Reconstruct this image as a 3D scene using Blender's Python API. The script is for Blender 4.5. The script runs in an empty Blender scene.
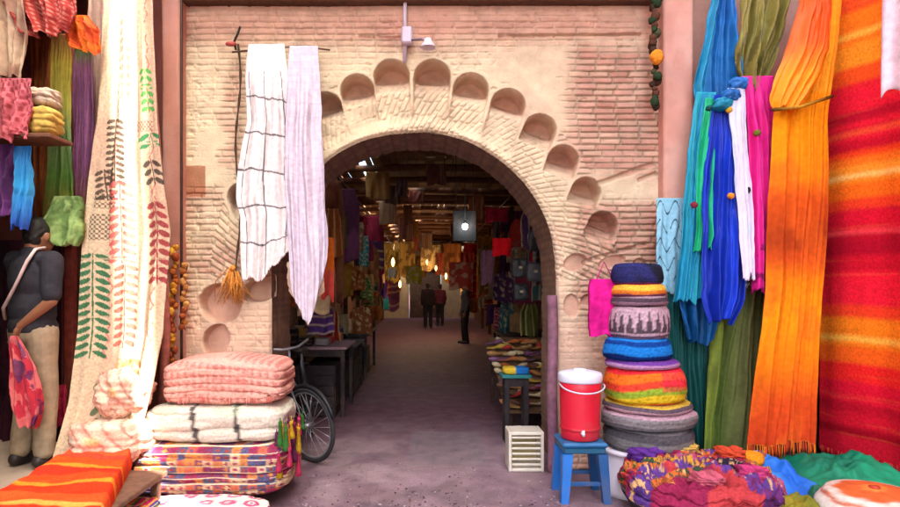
import bpy, math, random
import numpy as np
random.seed(7); RNG = np.random.RandomState(7)
PI = math.pi
SC = bpy.context.scene
COL = SC.collection

# ---------------------------------------------------------------- camera
FPX, HX, HY, EYE = 600.0, 427.0, 287.0, 1.55      # focal length in photo pixels, vanishing point, eye height
cam = bpy.data.cameras.new('camera'); camo = bpy.data.objects.new('camera', cam); COL.objects.link(camo)
cam.sensor_width = 36; cam.lens = 36 * FPX / 900
cam.shift_x = (450 - HX) / 900; cam.shift_y = (HY - 253.5) / 900
cam.clip_end = 500; cam.clip_start = 0.05
camo.location = (0, 0, EYE); camo.rotation_euler = (PI / 2, 0, 0)
SC.camera = camo

def P(px, py, Y):
    return ((px - HX) * Y / FPX, Y, EYE + (HY - py) * Y / FPX)

# ---------------------------------------------------------------- light
SUN_AZ = (0.80, -0.60)       # horizontal direction towards the sun
SUN_EL = math.radians(50)
world = bpy.data.worlds.new('World'); SC.world = world; world.use_nodes = True
wn = world.node_tree.nodes; wl = world.node_tree.links
sky = wn.new('ShaderNodeTexSky'); sky.sky_type = 'NISHITA'; sky.sun_disc = False
sky.sun_elevation = SUN_EL
sky.sun_rotation = math.atan2(SUN_AZ[0], SUN_AZ[1])
sky.dust_density = 4.0; sky.air_density = 0.7; sky.ozone_density = 0.3
bgn = wn['Background']; bgn.inputs['Strength'].default_value = 0.15
tint = wn.new('ShaderNodeMixRGB'); tint.blend_type = 'MULTIPLY'; tint.inputs[0].default_value = 1.0
tint.inputs[2].default_value = (0.94, 1.0, 0.91, 1)
wl.new(sky.outputs[0], tint.inputs[1]); wl.new(tint.outputs[0], bgn.inputs['Color'])
sl = bpy.data.lights.new('sun', 'SUN'); sl.energy = 3.6; sl.angle = math.radians(0.5); sl.color = (1, 0.93, 0.84)
so = bpy.data.objects.new('sun', sl); COL.objects.link(so)
from mathutils import Vector, Matrix
sd = Vector((SUN_AZ[0] * math.cos(SUN_EL), SUN_AZ[1] * math.cos(SUN_EL), math.sin(SUN_EL)))
so.rotation_euler = sd.to_track_quat('Z', 'Y').to_euler(); so.location = (6, -6, 12)
SC.view_settings.view_transform = 'Standard'; SC.view_settings.look = 'None'
SC.view_settings.exposure = 3.9; SC.view_settings.gamma = 1.0
SC.view_settings.use_curve_mapping = False
SC.cycles.max_bounces = 10; SC.cycles.diffuse_bounces = 6

# ---------------------------------------------------------------- colour, noise
def lin(c):
    c = np.asarray(c, float) / 255.0
    return np.where(c <= 0.04045, c / 12.92, ((c + 0.055) / 1.055) ** 2.4)
def H(s):
    return lin([int(s[i:i + 2], 16) for i in (0, 2, 4)])
_lat = {}
def vnoise(x, y, seed=0):
    x = np.asarray(x, float); y = np.asarray(y, float)
    if seed not in _lat: _lat[seed] = np.random.RandomState(seed + 100).rand(256, 256)
    L = _lat[seed]
    xi = np.floor(x).astype(int); yi = np.floor(y).astype(int); fx = x - xi; fy = y - yi
    fx = fx * fx * (3 - 2 * fx); fy = fy * fy * (3 - 2 * fy)
    g = lambda a, b: L[a % 256, b % 256]
    return (g(xi, yi) * (1 - fx) + g(xi + 1, yi) * fx) * (1 - fy) + (g(xi, yi + 1) * (1 - fx) + g(xi + 1, yi + 1) * fx) * fy
def fbm(x, y, seed=0, o=4):
    s = 0; a = 0.5; t = 0
    for i in range(o):
        s = s + a * vnoise(np.asarray(x) * 2 ** i, np.asarray(y) * 2 ** i, seed + i); t += a; a *= 0.5
    return s / t
def sm(a, b, x):
    t = np.clip((x - a) / (b - a), 0, 1); return t * t * (3 - 2 * t)
def mixc(a, b, t):
    t = np.asarray(t, float)[..., None]; return np.asarray(a) * (1 - t) + np.asarray(b) * t
def ramp(v, stops):
    ps = [s[0] for s in stops]; cs = np.array([H(s[1]) for s in stops])
    return np.stack([np.interp(v, ps, cs[:, k]) for k in range(3)], -1)
def bands(v, stops, soft=0.003):
    """hard-edged stripes: list of (end position, hex)"""
    out = np.zeros(np.shape(v) + (3,)) + H(stops[0][1])
    for i in range(1, len(stops)):
        out = mixc(out, H(stops[i][1]), sm(stops[i - 1][0] - soft, stops[i - 1][0] + soft, v))
    return out

# ---------------------------------------------------------------- materials
_m = {}
def mat(kind, rough=0.8, bscale=200, bump=0.2, var=0.12, vscale=14, metal=0.0, sheen=0.0, spec=0.4, weave=False, dirt=0.0):
    if kind in _m: return _m[kind]
    m = bpy.data.materials.new(kind); m.use_nodes = True; n = m.node_tree.nodes; l = m.node_tree.links
    b = n['Principled BSDF']
    at = n.new('ShaderNodeAttribute'); at.attribute_name = 'Col'
    tc = n.new('ShaderNodeTexCoord')
    no = n.new('ShaderNodeTexNoise'); no.inputs['Scale'].default_value = vscale; no.inputs['Detail'].default_value = 6
    l.new(tc.outputs['Object'], no.inputs['Vector'])
    mr = n.new('ShaderNodeMapRange'); mr.inputs['From Min'].default_value = 0.3; mr.inputs['From Max'].default_value = 0.7
    mr.inputs['To Min'].default_value = 1 - var; mr.inputs['To Max'].default_value = 1 + var
    l.new(no.outputs['Fac'], mr.inputs['Value'])
    vm = n.new('ShaderNodeVectorMath'); vm.operation = 'SCALE'
    l.new(at.outputs['Color'], vm.inputs[0]); l.new(mr.outputs[0], vm.inputs['Scale'])
    last = vm.outputs[0]
    if dirt > 0:
        n2 = n.new('ShaderNodeTexNoise'); n2.inputs['Scale'].default_value = 3.0; n2.inputs['Detail'].default_value = 8
        n2.inputs['Roughness'].default_value = 0.7
        l.new(tc.outputs['Object'], n2.inputs['Vector'])
        cr = n.new('ShaderNodeMapRange'); cr.inputs['From Min'].default_value = 0.5; cr.inputs['From Max'].default_value = 0.72
        cr.inputs['To Max'].default_value = dirt
        l.new(n2.outputs['Fac'], cr.inputs['Value'])
        mx = n.new('ShaderNodeMixRGB'); mx.inputs[2].default_value = (0.16, 0.10, 0.07, 1)
        l.new(cr.outputs[0], mx.inputs[0]); l.new(last, mx.inputs[1]); last = mx.outputs[0]
    l.new(last, b.inputs['Base Color'])
    b.inputs['Roughness'].default_value = rough; b.inputs['Metallic'].default_value = metal
    b.inputs['Specular IOR Level'].default_value = spec
    if sheen: b.inputs['Sheen Weight'].default_value = sheen; b.inputs['Sheen Roughness'].default_value = 0.5
    if weave:
        w1 = n.new('ShaderNodeTexWave'); w1.inputs['Scale'].default_value = bscale; w1.inputs['Distortion'].default_value = 3; w1.bands_direction = 'X'
        w2 = n.new('ShaderNodeTexWave'); w2.inputs['Scale'].default_value = bscale; w2.inputs['Distortion'].default_value = 3; w2.bands_direction = 'Z'
        l.new(tc.outputs['Object'], w1.inputs['Vector']); l.new(tc.outputs['Object'], w2.inputs['Vector'])
        ad = n.new('ShaderNodeMath'); ad.operation = 'ADD'; l.new(w1.outputs['Fac'], ad.inputs[0]); l.new(w2.outputs['Fac'], ad.inputs[1]); src = ad.outputs[0]
    else:
        nb = n.new('ShaderNodeTexNoise'); nb.inputs['Scale'].default_value = bscale; nb.inputs['Detail'].default_value = 8
        l.new(tc.outputs['Object'], nb.inputs['Vector']); src = nb.outputs['Fac']
    bp = n.new('ShaderNodeBump'); bp.inputs['Strength'].default_value = bump; bp.inputs['Distance'].default_value = 0.004
    l.new(src, bp.inputs['Height']); l.new(bp.outputs[0], b.inputs['Normal'])
    _m[kind] = m; return m
FAB = mat('woven_cloth', 0.9, 60, 0.25, 0.14, 25, sheen=0.0, spec=0.12, weave=True)
WOOL = mat('coarse_wool', 0.95, 130, 0.9, 0.22, 60, sheen=0.0, spec=0.06)
SILK = mat('soft_silk', 0.5, 90, 0.15, 0.12, 12, sheen=0.0, spec=0.22)
PLAS = mat('limed_brick', 0.92, 85, 1.0, 0.14, 9, spec=0.15, dirt=0.35)
PAINT = mat('painted_plaster', 0.85, 40, 0.6, 0.10, 4, spec=0.25, dirt=0.4)
WOOD = mat('old_wood', 0.75, 60, 0.5, 0.28, 22, spec=0.3, dirt=0.5)
PLASTIC = mat('moulded_plastic', 0.42, 300, 0.05, 0.10, 6, spec=0.45, dirt=0.45)
IRON = mat('dull_iron', 0.45, 120, 0.2, 0.2, 20, metal=0.6)
RUBBER = mat('black_rubber', 0.8, 150, 0.3, 0.1)
LEATHER = mat('leather', 0.55, 90, 0.3, 0.2, 20)
STRAW = mat('straw', 0.85, 160, 0.9, 0.3, 50, spec=0.2)
SKIN = mat('skin', 0.55, 80, 0.1, 0.06, 8, spec=0.4)
HAIR = mat('hair', 0.6, 260, 0.6, 0.3, 60)
CERAM = mat('glazed_metal', 0.35, 120, 0.1, 0.1)

# ---------------------------------------------------------------- building blocks
def setp(o, label=None, cat=None, group=None, kind=None):
    if label: o['label'] = label
    if cat: o['category'] = cat
    if group: o['group'] = group
    if kind: o['kind'] = kind
    return o
def thing(name, label, cat, loc, group=None, kind=None):
    o = bpy.data.objects.new(name, None); COL.objects.link(o); o.location = loc; o.empty_display_size = 0.1
    return setp(o, label, cat, group, kind)

class G:
    """collects coloured geometry for ONE mesh object"""
    def __init__(s): s.v = []; s.f = []; s.c = []; s.n = 0; s.flat = set(); s.nf = 0
    def add(s, v, f, c, smooth=True):
        v = np.asarray(v, float).reshape(-1, 3)
        c = np.asarray(c, float)
        if c.ndim == 1: c = np.tile(c, (len(v), 1))
        s.v.append(v); s.c.append(c.reshape(-1, 3))
        f = [tuple(i + s.n for i in q) for q in f]
        if not smooth: s.flat.update(range(s.nf, s.nf + len(f)))
        s.f += f; s.nf += len(f); s.n += len(v); return s
    def box(s, x0, x1, y0, y1, z0, z1, c, bev=0.0, rot=None, about=None):
        if bev > 0:
            b = min(bev, (x1 - x0) / 2.1, (y1 - y0) / 2.1, (z1 - z0) / 2.1)
            V = []; 
            for X, sx in ((x0, 1), (x1, -1)):
                for Yv, sy in ((y0, 1), (y1, -1)):
                    for Z, sz in ((z0, 1), (z1, -1)):
                        V += [(X, Yv + sy * b, Z + sz * b), (X + sx * b, Yv, Z + sz * b), (X + sx * b, Yv + sy * b, Z)]
            i = lambda a, b_, c_, k: (a * 4 + b_ * 2 + c_) * 3 + k
            F = []
            F += [(i(0,0,0,0), i(0,0,1,0), i(0,1,1,0), i(0,1,0,0)), (i(1,0,0,0), i(1,1,0,0), i(1,1,1,0), i(1,0,1,0))]
            F += [(i(0,0,0,1), i(1,0,0,1), i(1,0,1,1), i(0,0,1,1)), (i(0,1,0,1), i(0,1,1,1), i(1,1,1,1), i(1,1,0,1))]
            F += [(i(0,0,0,2), i(0,1,0,2), i(1,1,0,2), i(1,0,0,2)), (i(0,0,1,2), i(1,0,1,2), i(1,1,1,2), i(0,1,1,2))]
            for a in (0, 1):
                for b_ in (0, 1):
                    F.append((i(a,b_,0,0), i(a,b_,0,1), i(a,b_,1,1), i(a,b_,1,0)))
                    F.append((i(a,0,b_,0), i(a,0,b_,2), i(a,1,b_,2), i(a,1,b_,0)))
                    F.append((i(0,a,b_,1), i(0,a,b_,2), i(1,a,b_,2), i(1,a,b_,1)))
                    for c_ in (0, 1): F.append((i(a,b_,c_,0), i(a,b_,c_,1), i(a,b_,c_,2)))
            V = np.array(V)
        else:
            V = np.array([(x, y, z) for x in (x0, x1) for y in (y0, y1) for z in (z0, z1)])
            F = [(0,1,3,2), (4,6,7,5), (0,4,5,1), (2,3,7,6), (0,2,6,4), (1,5,7,3)]
        if rot is not None:
            p = np.array(about if about is not None else ((x0+x1)/2, (y0+y1)/2, (z0+z1)/2))
            R = np.array(Matrix.Rotation(rot[0], 3, rot[1])); V = (V - p) @ R.T + p
        return s.add(V, F, c, smooth=False)
    def tube(s, pts, r, c, seg=8, cap=True):
        pts = np.asarray(pts, float); n = len(pts)
        r = np.full(n, r) if np.isscalar(r) else np.asarray(r, float)
        t = np.gradient(pts, axis=0); t /= np.linalg.norm(t, axis=1)[:, None] + 1e-9
        up = np.array([0, 0, 1.0]) if abs(t[0][2]) < 0.9 else np.array([1.0, 0, 0])
        V = []; u = np.cross(t[0], up); u /= np.linalg.norm(u)
        for k in range(n):
            u = u - t[k] * np.dot(u, t[k]); u /= np.linalg.norm(u) + 1e-9; w = np.cross(t[k], u)
            for j in range(seg):
                a = 2 * PI * j / seg; V.append(pts[k] + r[k] * (math.cos(a) * u + math.sin(a) * w))
        F = [(k*seg+j, k*seg+(j+1) % seg, (k+1)*seg+(j+1) % seg, (k+1)*seg+j) for k in range(n-1) for j in range(seg)]
        if cap: F += [tuple(range(seg))[::-1], tuple((n-1)*seg + j for j in range(seg))]
        cc = np.asarray(c, float)
        if cc.ndim == 2: cc = np.repeat(cc, seg, axis=0)
        return s.add(V, F, cc)
    def lathe(s, prof, c, ctr=(0, 0, 0), seg=40, wob=0.0, seed=0, colf=None, sq=(1, 1), rot=None):
        prof = np.asarray(prof, float); n = len(prof)
        th = np.arange(seg) / seg * 2 * PI
        R = prof[:, 0][:, None] * np.ones(seg); Z = prof[:, 1][:, None] * np.ones(seg); T_ = np.ones((n, 1)) * th
        if wob:
            k = 1 + wob * (fbm(np.cos(T_) * 1.6 + 5, np.sin(T_) * 1.6 + Z * 6 + 9, seed) - 0.5) * 2
            Z = Z + wob * 0.25 * (fbm(np.cos(T_) * 1.5 + 3, np.sin(T_) * 1.5 + 3, seed + 9) - 0.5) * (Z - prof[:, 1].min() > 1e-6)
            R = R * k
        V = np.stack([R * np.cos(T_) * sq[0], R * np.sin(T_) * sq[1], Z], -1).reshape(-1, 3)
        if rot is not None: V = V @ np.array(rot).T
        V = V + np.array(ctr)
        F = [(k*seg+j, k*seg+(j+1) % seg, (k+1)*seg+(j+1) % seg, (k+1)*seg+j) for k in range(n-1) for j in range(seg)]
        if prof[0][0] > 1e-6: F.append(tuple(range(seg))[::-1])
        if prof[-1][0] > 1e-6: F.append(tuple((n-1)*seg + j for j in range(seg)))
        cc = colf(T_, np.arange(n)[:, None] / (n-1) * np.ones(seg)).reshape(-1, 3) if colf else c
        return s.add(V, F, cc)
    def sheet(s, Pm, th, c, nrm=(0, 1, 0)):
        """closed thin sheet from grid Pm[nv,nu,3] with thickness th towards nrm"""
        nv, nu = Pm.shape[:2]; B = Pm + np.array(nrm) * th
        V = np.concatenate([Pm.reshape(-1, 3), B.reshape(-1, 3)]); N = nv * nu; F = []
        for j in range(nv - 1):
            for i in range(nu - 1):
                a = j * nu + i; F.append((a, a+1, a+nu+1, a+nu)); F.append((N+a, N+a+nu, N+a+nu+1, N+a+1))
        for i in range(nu - 1):
            F.append((i, N+i, N+i+1, i+1)); a = (nv-1)*nu + i; F.append((a, a+1, N+a+1, N+a))
        for j in range(nv - 1):
            a = j*nu; F.append((a, a+nu, N+a+nu, N+a)); a = j*nu + nu-1; F.append((a, N+a, N+a+nu, a+nu))
        c = np.asarray(c, float)
        if c.ndim > 1: c = np.concatenate([c.reshape(-1, 3)] * 2)
        return s.add(V, F, c)
    def puff(s, ctr, size, colf, n=22, e=4.0, lump=0.02, seed=0, folds=0, foldamp=0.012, sag=0.0):
        """rounded folded-cloth block; e = squareness"""
        V = []; idx = {}; F = []
        def vid(p):
            k = (round(p[0], 5), round(p[1], 5), round(p[2], 5))
            if k not in idx: idx[k] = len(V); V.append(p)
            return idx[k]
        for ax in range(3):
            for sg in (-1, 1):
                for i in range(n):
                    for j in range(n):
                        q = []
                        for (a, b) in ((i, j), (i+1, j), (i+1, j+1), (i, j+1)):
                            p = [0, 0, 0]; p[ax] = sg; p[(ax+1) % 3] = -1 + 2*a/n; p[(ax+2) % 3] = -1 + 2*b/n; q.append(vid(tuple(p)))
                        F.append(tuple(q) if sg > 0 else tuple(q[::-1]))
        V = np.array(V)
        rad = (np.abs(V) ** e).sum(1) ** (1 / e)
        L = V / rad[:, None]
        out = L * np.array(size) / 2
        nr = L / (np.linalg.norm(L, axis=1)[:, None] + 1e-9)
        d = (fbm(L[:, 0]*2.2+L[:, 1]*1.3+7, L[:, 2]*2.2+3+L[:, 1], seed) - 0.5) * 2 * lump
        if folds:
            zz = L[:, 2] * folds * PI + fbm(L[:, 0]*2+4, L[:, 1]*2+4, seed+5) * 1.6
            side = 1 - np.abs(nr[:, 2])
            d = d - foldamp * (1 - np.abs(np.sin(zz))) ** 3 * side * 2
        out = out + nr * d[:, None]
        out[:, 2] -= sag * (L[:, 0] ** 2) * (L[:, 2] > -0.5)
        c = colf(L[:, 0], L[:, 1], L[:, 2]) if callable(colf) else colf
        return s.add(out + np.array(ctr), F, c)
    def build(s, name, m, parent=None, sub=0, loc=None):
        V = np.concatenate(s.v); C = np.concatenate(s.c)
        if parent is not None:
            o0 = np.array(parent.matrix_basis.translation)
            pp = parent.parent
            while pp is not None: o0 = o0 + np.array(pp.matrix_basis.translation); pp = pp.parent
        elif loc is not None: o0 = np.array(loc, float)
        else: o0 = np.array([(V[:, 0].min()+V[:, 0].max())/2, (V[:, 1].min()+V[:, 1].max())/2, V[:, 2].min()])
        V = V - o0
        me = bpy.data.meshes.new(name); me.from_pydata(V.tolist(), [], s.f); me.materials.append(m)
        at = me.color_attributes.new('Col', 'FLOAT_COLOR', 'POINT')
        cc = np.ones((len(V), 4)); cc[:, :3] = np.clip(C, 0, 1); at.data.foreach_set('color', cc.ravel())
        sm_ = np.ones(len(me.polygons), bool)
        if s.flat: sm_[list(s.flat)] = False
        me.polygons.foreach_set('use_smooth', sm_)
        me.update()
        o = bpy.data.objects.new(name, me); COL.objects.link(o)
        if parent is not None: o.parent = parent
        else: o.location = o0
        return o

def one(name, g, m, label, cat, group=None, kind=None):
    return setp(g.build(name, m), label, cat, group, kind)

def cloth_grid(rows, Y, nu=60, nv=140, amp=0.03, nf=5, seed=0, dirv=(1, 0), taper=0.0, edge=0.012, pos=None, hem=None):
    """rows: (py, px_left, px_right[, dY]) at depth Y -> grid of points hanging with folds"""
    rows = [tuple(r) + ((0,) if len(r) == 3 else ()) for r in rows]
    ys = [r[0] for r in rows]; v = np.linspace(0, 1, nv); py = ys[0] + v * (ys[-1] - ys[0])
    L = np.interp(py, ys, [r[1] for r in rows]); R = np.interp(py, ys, [r[2] for r in rows]); D = np.interp(py, ys, [r[3] for r in rows])
    k = np.ones(9) / 9
    for A in (L, R, D): A[4:-4] = np.convolve(A, k, 'valid')
    U, V = np.meshgrid(np.linspace(0, 1, nu), v)
    wl_ = (fbm(V*6, V*0+seed, seed+1)-0.5)*edge*2*FPX/Y; wr_ = (fbm(V*6, V*0+seed+20, seed+2)-0.5)*edge*2*FPX/Y
    pxx = (L[:, None] + wl_)*(1-U) + (R[:, None] + wr_)*U
    phase = 2*PI*nf*(U + 0.12*(fbm(U*3, V*2.2, seed+3)-0.5)*2) + seed
    a = amp*(0.55 + 0.9*fbm(U*3+5, V*3, seed+4))*(taper + (1-taper)*sm(0, 0.35, V) if taper < 1 else 1)
    rid = (vnoise(U*nf*2.3+1.1*fbm(U*2, V*2.5, seed+8)+seed*3.7, V*1.1+seed, seed+9)-.5)*2
    fine = (vnoise(U*nf*6+V*2.2, V*2.3+seed, seed+10)-.5)
    phase = phase+1.2*(vnoise(U*2+3, V*1.3, seed+11)-.5)*2
    yy = Y + D[:, None] + a*(.55*np.sin(phase)+1.15*rid+.45*fine) + 0.35*a*np.sin(phase*2.3+V*4) + 0.02*(fbm(U*2, V*5, seed+6)-0.5)
    pyy = py[:, None] + U*0 + (fbm(U*5, V*0+3, seed+7)-0.5)*14*sm(0.8, 1, V)
    if hem: pyy = pyy+np.interp(U, [q[0] for q in hem], [q[1] for q in hem])*V**3
    X = (pxx-HX)*Y/FPX; Z = EYE + (HY-pyy)*Y/FPX
    return np.stack([X, yy, Z], -1), U, V

def drape(name, label, cat, rows, Y, colf, m=None, group=None, fringe=None, parent=None, th=0.006, **kw):
    Pm, U, V = cloth_grid(rows, Y, **kw)
    c = colf(U, V) if callable(colf) else np.zeros(U.shape+(3,)) + H(colf)
    g = G().sheet(Pm, th, c)
    o = g.build(name, m or FAB, parent)
    if parent is None: setp(o, label, cat, group)
    if fringe:
        fr(o if parent is None else o, Pm[-1], fringe, m or FAB)
    return o
def fr(par, edge, spec, m, name='fringe'):
    ln, cols, step = spec
    g = G(); n = len(edge); tot = np.linalg.norm(np.diff(edge, axis=0), axis=1).sum(); k = max(4, int(tot/step))
    for q in range(k):
        t = (q+0.5)/k*(n-1); i = min(int(t), n-2); p = edge[i]*(1-t+i) + edge[i+1]*(t-i)
        l = ln*random.uniform(0.75, 1.15); dx = random.uniform(-.008, .008); dy = random.uniform(-.008, .008)
        g.tube([p+[0, 0.003, 0.006], p+[dx*.4, dy*.4, -l*.5], p+[dx, dy, -l]], [.0035, .004, .0018], H(random.choice(cols)), seg=5)
    return g.build(name, m, par)

# hanging piece at any place, facing any way (world metres)
def hang(name, label, cat, x, y, ztop, w, l, ang, colf, m=None, group=None, amp=0.03, nf=3, seed=0, pinch=0.0, fringe=None, nu=26, nv=40, flare=0.0):
    U, V = np.meshgrid(np.linspace(0, 1, nu), np.linspace(0, 1, nv))
    ww = w*(1 - pinch*(1-sm(0, 0.3, V)) + flare*V)
    s = (U-0.5)*ww + 0.02*(fbm(V*4+seed, U*0+1, seed)-0.5)
    d = amp*np.sin(2*PI*nf*(U+0.1*fbm(U*2, V*2, seed+1))+seed)*(0.4+V*0.7) + 0.03*(fbm(U*2+seed, V*3, seed+2)-0.5)
    d = d*.6+amp*1.3*(vnoise(U*nf*2.2+V+seed*1.7, V*1.2, seed+5)-.5)*2*(.3+V)
    z = ztop - V*l*(1+0.03*np.sin(U*9+seed)+.10*(vnoise(U*3+seed, V*0+2, seed+6)-.5)*V)-.05*(1-V)*np.sin(U*PI)*pinch
    ca, sa = math.cos(ang), math.sin(ang)
    Pm = np.stack([x + s*ca - d*sa, y + s*sa + d*ca, z], -1)
    c = colf(U, V) if callable(colf) else np.zeros(U.shape+(3,)) + H(colf)
    g = G().sheet(Pm, 0.006, c, (-sa, ca, 0)); o = one(name, g, m or FAB, label, cat, group)
    if fringe: fr(o, Pm[-1], fringe, m or FAB)
    return o

# ================================================================ GROUND
YW = 5.08
g = G()
nx, ny = 260, 420
gx = np.concatenate([[-40, -12], np.linspace(-4.6, 4.2, nx), [12, 40]]); gy = np.concatenate([[-40, -8], np.linspace(1.5, 30, ny), [45, 120]])
XX, YY = np.meshgrid(gx, gy)
ZZ = 0.014*(fbm(XX*1.3, YY*1.3, 31)-0.5) + 0.006*(fbm(XX*7, YY*7, 32)-0.5)
wear = sm(0.52, 0.62, fbm(XX*0.9+3, YY*0.9, 33))*sm(6.2, 4.9, YY)
ZZ = ZZ - 0.010*wear*sm(0.5, 0.56, fbm(XX*9, YY*9, 34))
base = mixc(H('765a63'), H('8d7177'), sm(.35, .65, fbm(XX*1.1, YY*0.8, 35))); base = mixc(base, H('5c4a50'), sm(.56, .70, fbm(XX*2.6+9, YY*2.0, 37, 5))*.55); base = mixc(base, H('9c8484'), sm(.60, .74, fbm(XX*1.9+3, YY*1.2+8, 38, 5))*.5); base = mixc(base, H('4d3840'), wear*sm(.40, .60, fbm(XX*8, YY*8, 36))*.85)
base = mixc(base, H('582c3e'), sm(5.4, 7.5, YY)*.85)  # shade of the covered passage put into the floor colour as darker maroon
patch = ((XX > -0.15) & (XX < 0.55) & (YY < 6.4) & (YY > 5.2)).astype(float)
base = mixc(base, H('77666a'), patch*0.7)
F = [(j*XX.shape[1]+i, j*XX.shape[1]+i+1, (j+1)*XX.shape[1]+i+1, (j+1)*XX.shape[1]+i) for j in range(XX.shape[0]-1) for i in range(XX.shape[1]-1)]
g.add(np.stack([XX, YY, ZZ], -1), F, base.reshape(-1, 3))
GROUND = mat('trodden_paving', 0.72, 45, 1.0, 0.25, 6, spec=0.35, dirt=0.5)
_n = GROUND.node_tree.nodes; _l = GROUND.node_tree.links; _b = _n['Principled BSDF']
_tc = _n.new('ShaderNodeTexCoord'); _w = _n.new('ShaderNodeTexNoise'); _w.inputs['Scale'].default_value = 3.0; _w.inputs['Detail'].default_value = 5
_l.new(_tc.outputs['Object'], _w.inputs['Vector'])
_mx = _n.new('ShaderNodeMixRGB'); _mx.inputs[0].default_value = .22; _l.new(_tc.outputs['Object'], _mx.inputs[1]); _l.new(_w.outputs['Color'], _mx.inputs[2])
_v = _n.new('ShaderNodeTexVoronoi'); _v.feature = 'DISTANCE_TO_EDGE'; _v.inputs['Scale'].default_value = 2.1; _l.new(_mx.outputs[0], _v.inputs['Vector'])
_cr = _n.new('ShaderNodeMapRange'); _cr.inputs['From Min'].default_value = .004; _cr.inputs['From Max'].default_value = .010; _cr.inputs['To Min'].default_value = .78; _cr.inputs['To Max'].default_value = 1
_l.new(_v.outputs['Distance'], _cr.inputs['Value'])
_g = _n.new('ShaderNodeTexVoronoi'); _g.inputs['Scale'].default_value = 70; _l.new(_tc.outputs['Object'], _g.inputs['Vector'])
_gr = _n.new('ShaderNodeMapRange'); _gr.inputs['From Min'].default_value = .05; _gr.inputs['From Max'].default_value = .5; _gr.inputs['To Min'].default_value = .72; _gr.inputs['To Max'].default_value = 1.1; _l.new(_g.outputs['Distance'], _gr.inputs['Value'])
_m1 = _n.new('ShaderNodeMath'); _m1.operation = 'MULTIPLY'; _l.new(_cr.outputs[0], _m1.inputs[0]); _l.new(_gr.outputs[0], _m1.inputs[1])
_src = _b.inputs['Base Color'].links[0].from_socket; _vs = _n.new('ShaderNodeVectorMath'); _vs.operation = 'SCALE'; _l.new(_src, _vs.inputs[0]); _l.new(_m1.outputs[0], _vs.inputs['Scale']); _l.new(_vs.outputs[0], _b.inputs['Base Color'])
_b2 = _n.new('ShaderNodeBump'); _b2.inputs['Strength'].default_value = .8; _b2.inputs['Distance'].default_value = .008; _l.new(_m1.outputs[0], _b2.inputs['Height']); _l.new(_b.inputs['Normal'].links[0].from_socket, _b2.inputs['Normal']); _l.new(_b2.outputs[0], _b.inputs['Normal'])
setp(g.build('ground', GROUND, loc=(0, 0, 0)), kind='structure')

g = G(); rq = random.Random(9)
for k in range(420):
    px_, py_ = rq.uniform(-1.0, 1.0), 4.1+abs(rq.gauss(0, .45)); r_ = rq.uniform(.003, .011)
    if k % 14 == 0: px_, py_ = rq.uniform(-1, 1.1), rq.uniform(4.2, 9)
    g.puff((px_, py_, r_*.3-.002), (r_*2, r_*rq.uniform(1.4, 2.4), r_*1.1), H(rq.choice(['5a444c', '7c6a6c', '3c2c32', '9a8884', '6a4a40'])), n=3, e=2.2, lump=r_*.3, seed=k)
setp(g.build('gravel', mat('grit', 0.9, 80, .3, .2)), 'scattered grit and small stones on the worn paving in the foreground', 'gravel', kind='stuff')
# ================================================================ ARCHED WALL
AX, AZ, AR = (414-HX)*YW/FPX, EYE+(HY-274)*YW/FPX, 143*YW/FPX
S = FPX/YW
def w(px, py): return ((px-HX)/S, EYE+(HY-py)/S)
arch = thing('arched_wall', 'lime washed brick gateway wall with a scalloped horseshoe arch', 'arched gateway', (AX, YW, 0))
res = 0.0062
x0, x1, z0, z1 = -2.14, 1.96, 0.0, 3.93
xs = np.arange(x0, x1+res/2, res); zs = np.arange(z0, z1+res/2, res)
X, Z = np.meshgrid(xs, zs)
r = np.hypot(X-AX, Z-AZ); th = np.arctan2(Z-AZ, X-AX)
# slightly uneven opening
ARv = AR + 0.012*(fbm(th*3+9, th*0+2, 40)-0.5)*2
d = np.where(Z > AZ, r-ARv, np.abs(X-AX)-AR)                # >0 is wall
dn = 0.01*(fbm(X*4, Z*4, 41)-0.5)
# bricks
def brickf(s_, t_, L, hgt, seed, mort=0.13):
    t_ = t_ + 0.006*(fbm(s_*2.5, t_*2.5, seed)-0.5)*2
    row = np.floor(t_/hgt); off = (vnoise(row*3.7, row*0+0.5, seed+1))*L; s2 = s_+off + 0.006*fbm(s_*9, t_*9, seed+5)
    cidx = np.floor(s2/L); ft = t_/hgt-row; fs = s2/L-cidx
    mt = np.minimum(ft, 1-ft)*hgt; ms = np.minimum(fs, 1-fs)*L
    mm = np.minimum(mt, ms); ed = sm(mort*hgt*0.7, mort*hgt*1.5, mm+.004*(fbm(s_*30, t_*30, seed+7)-.5))
    rnd = vnoise(row*17.3+0.5, cidx*11.1+0.5, seed+2)
    return ed, rnd
e1, r1 = brickf(X, Z, 0.17, 0.052, 50)
tt = th*1.45 + (r-AR)*0.55*np.sign(np.cos(th)+1e-6)*0 + (r-AR)*0.5
e2, r2 = brickf(r, tt, 0.12, 0.05, 55)
ring = sm(0.55, 0.48, r-AR)*(Z > AZ-0.05)
ed = np.where(ring > 0.5, e2, e1); rn = np.where(ring > 0.5, r2, r1)
cover = sm(0.22, 0.42, fbm(X*0.9+11, Z*1.1+3, 60, 5))        # lime plaster smeared over
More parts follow.
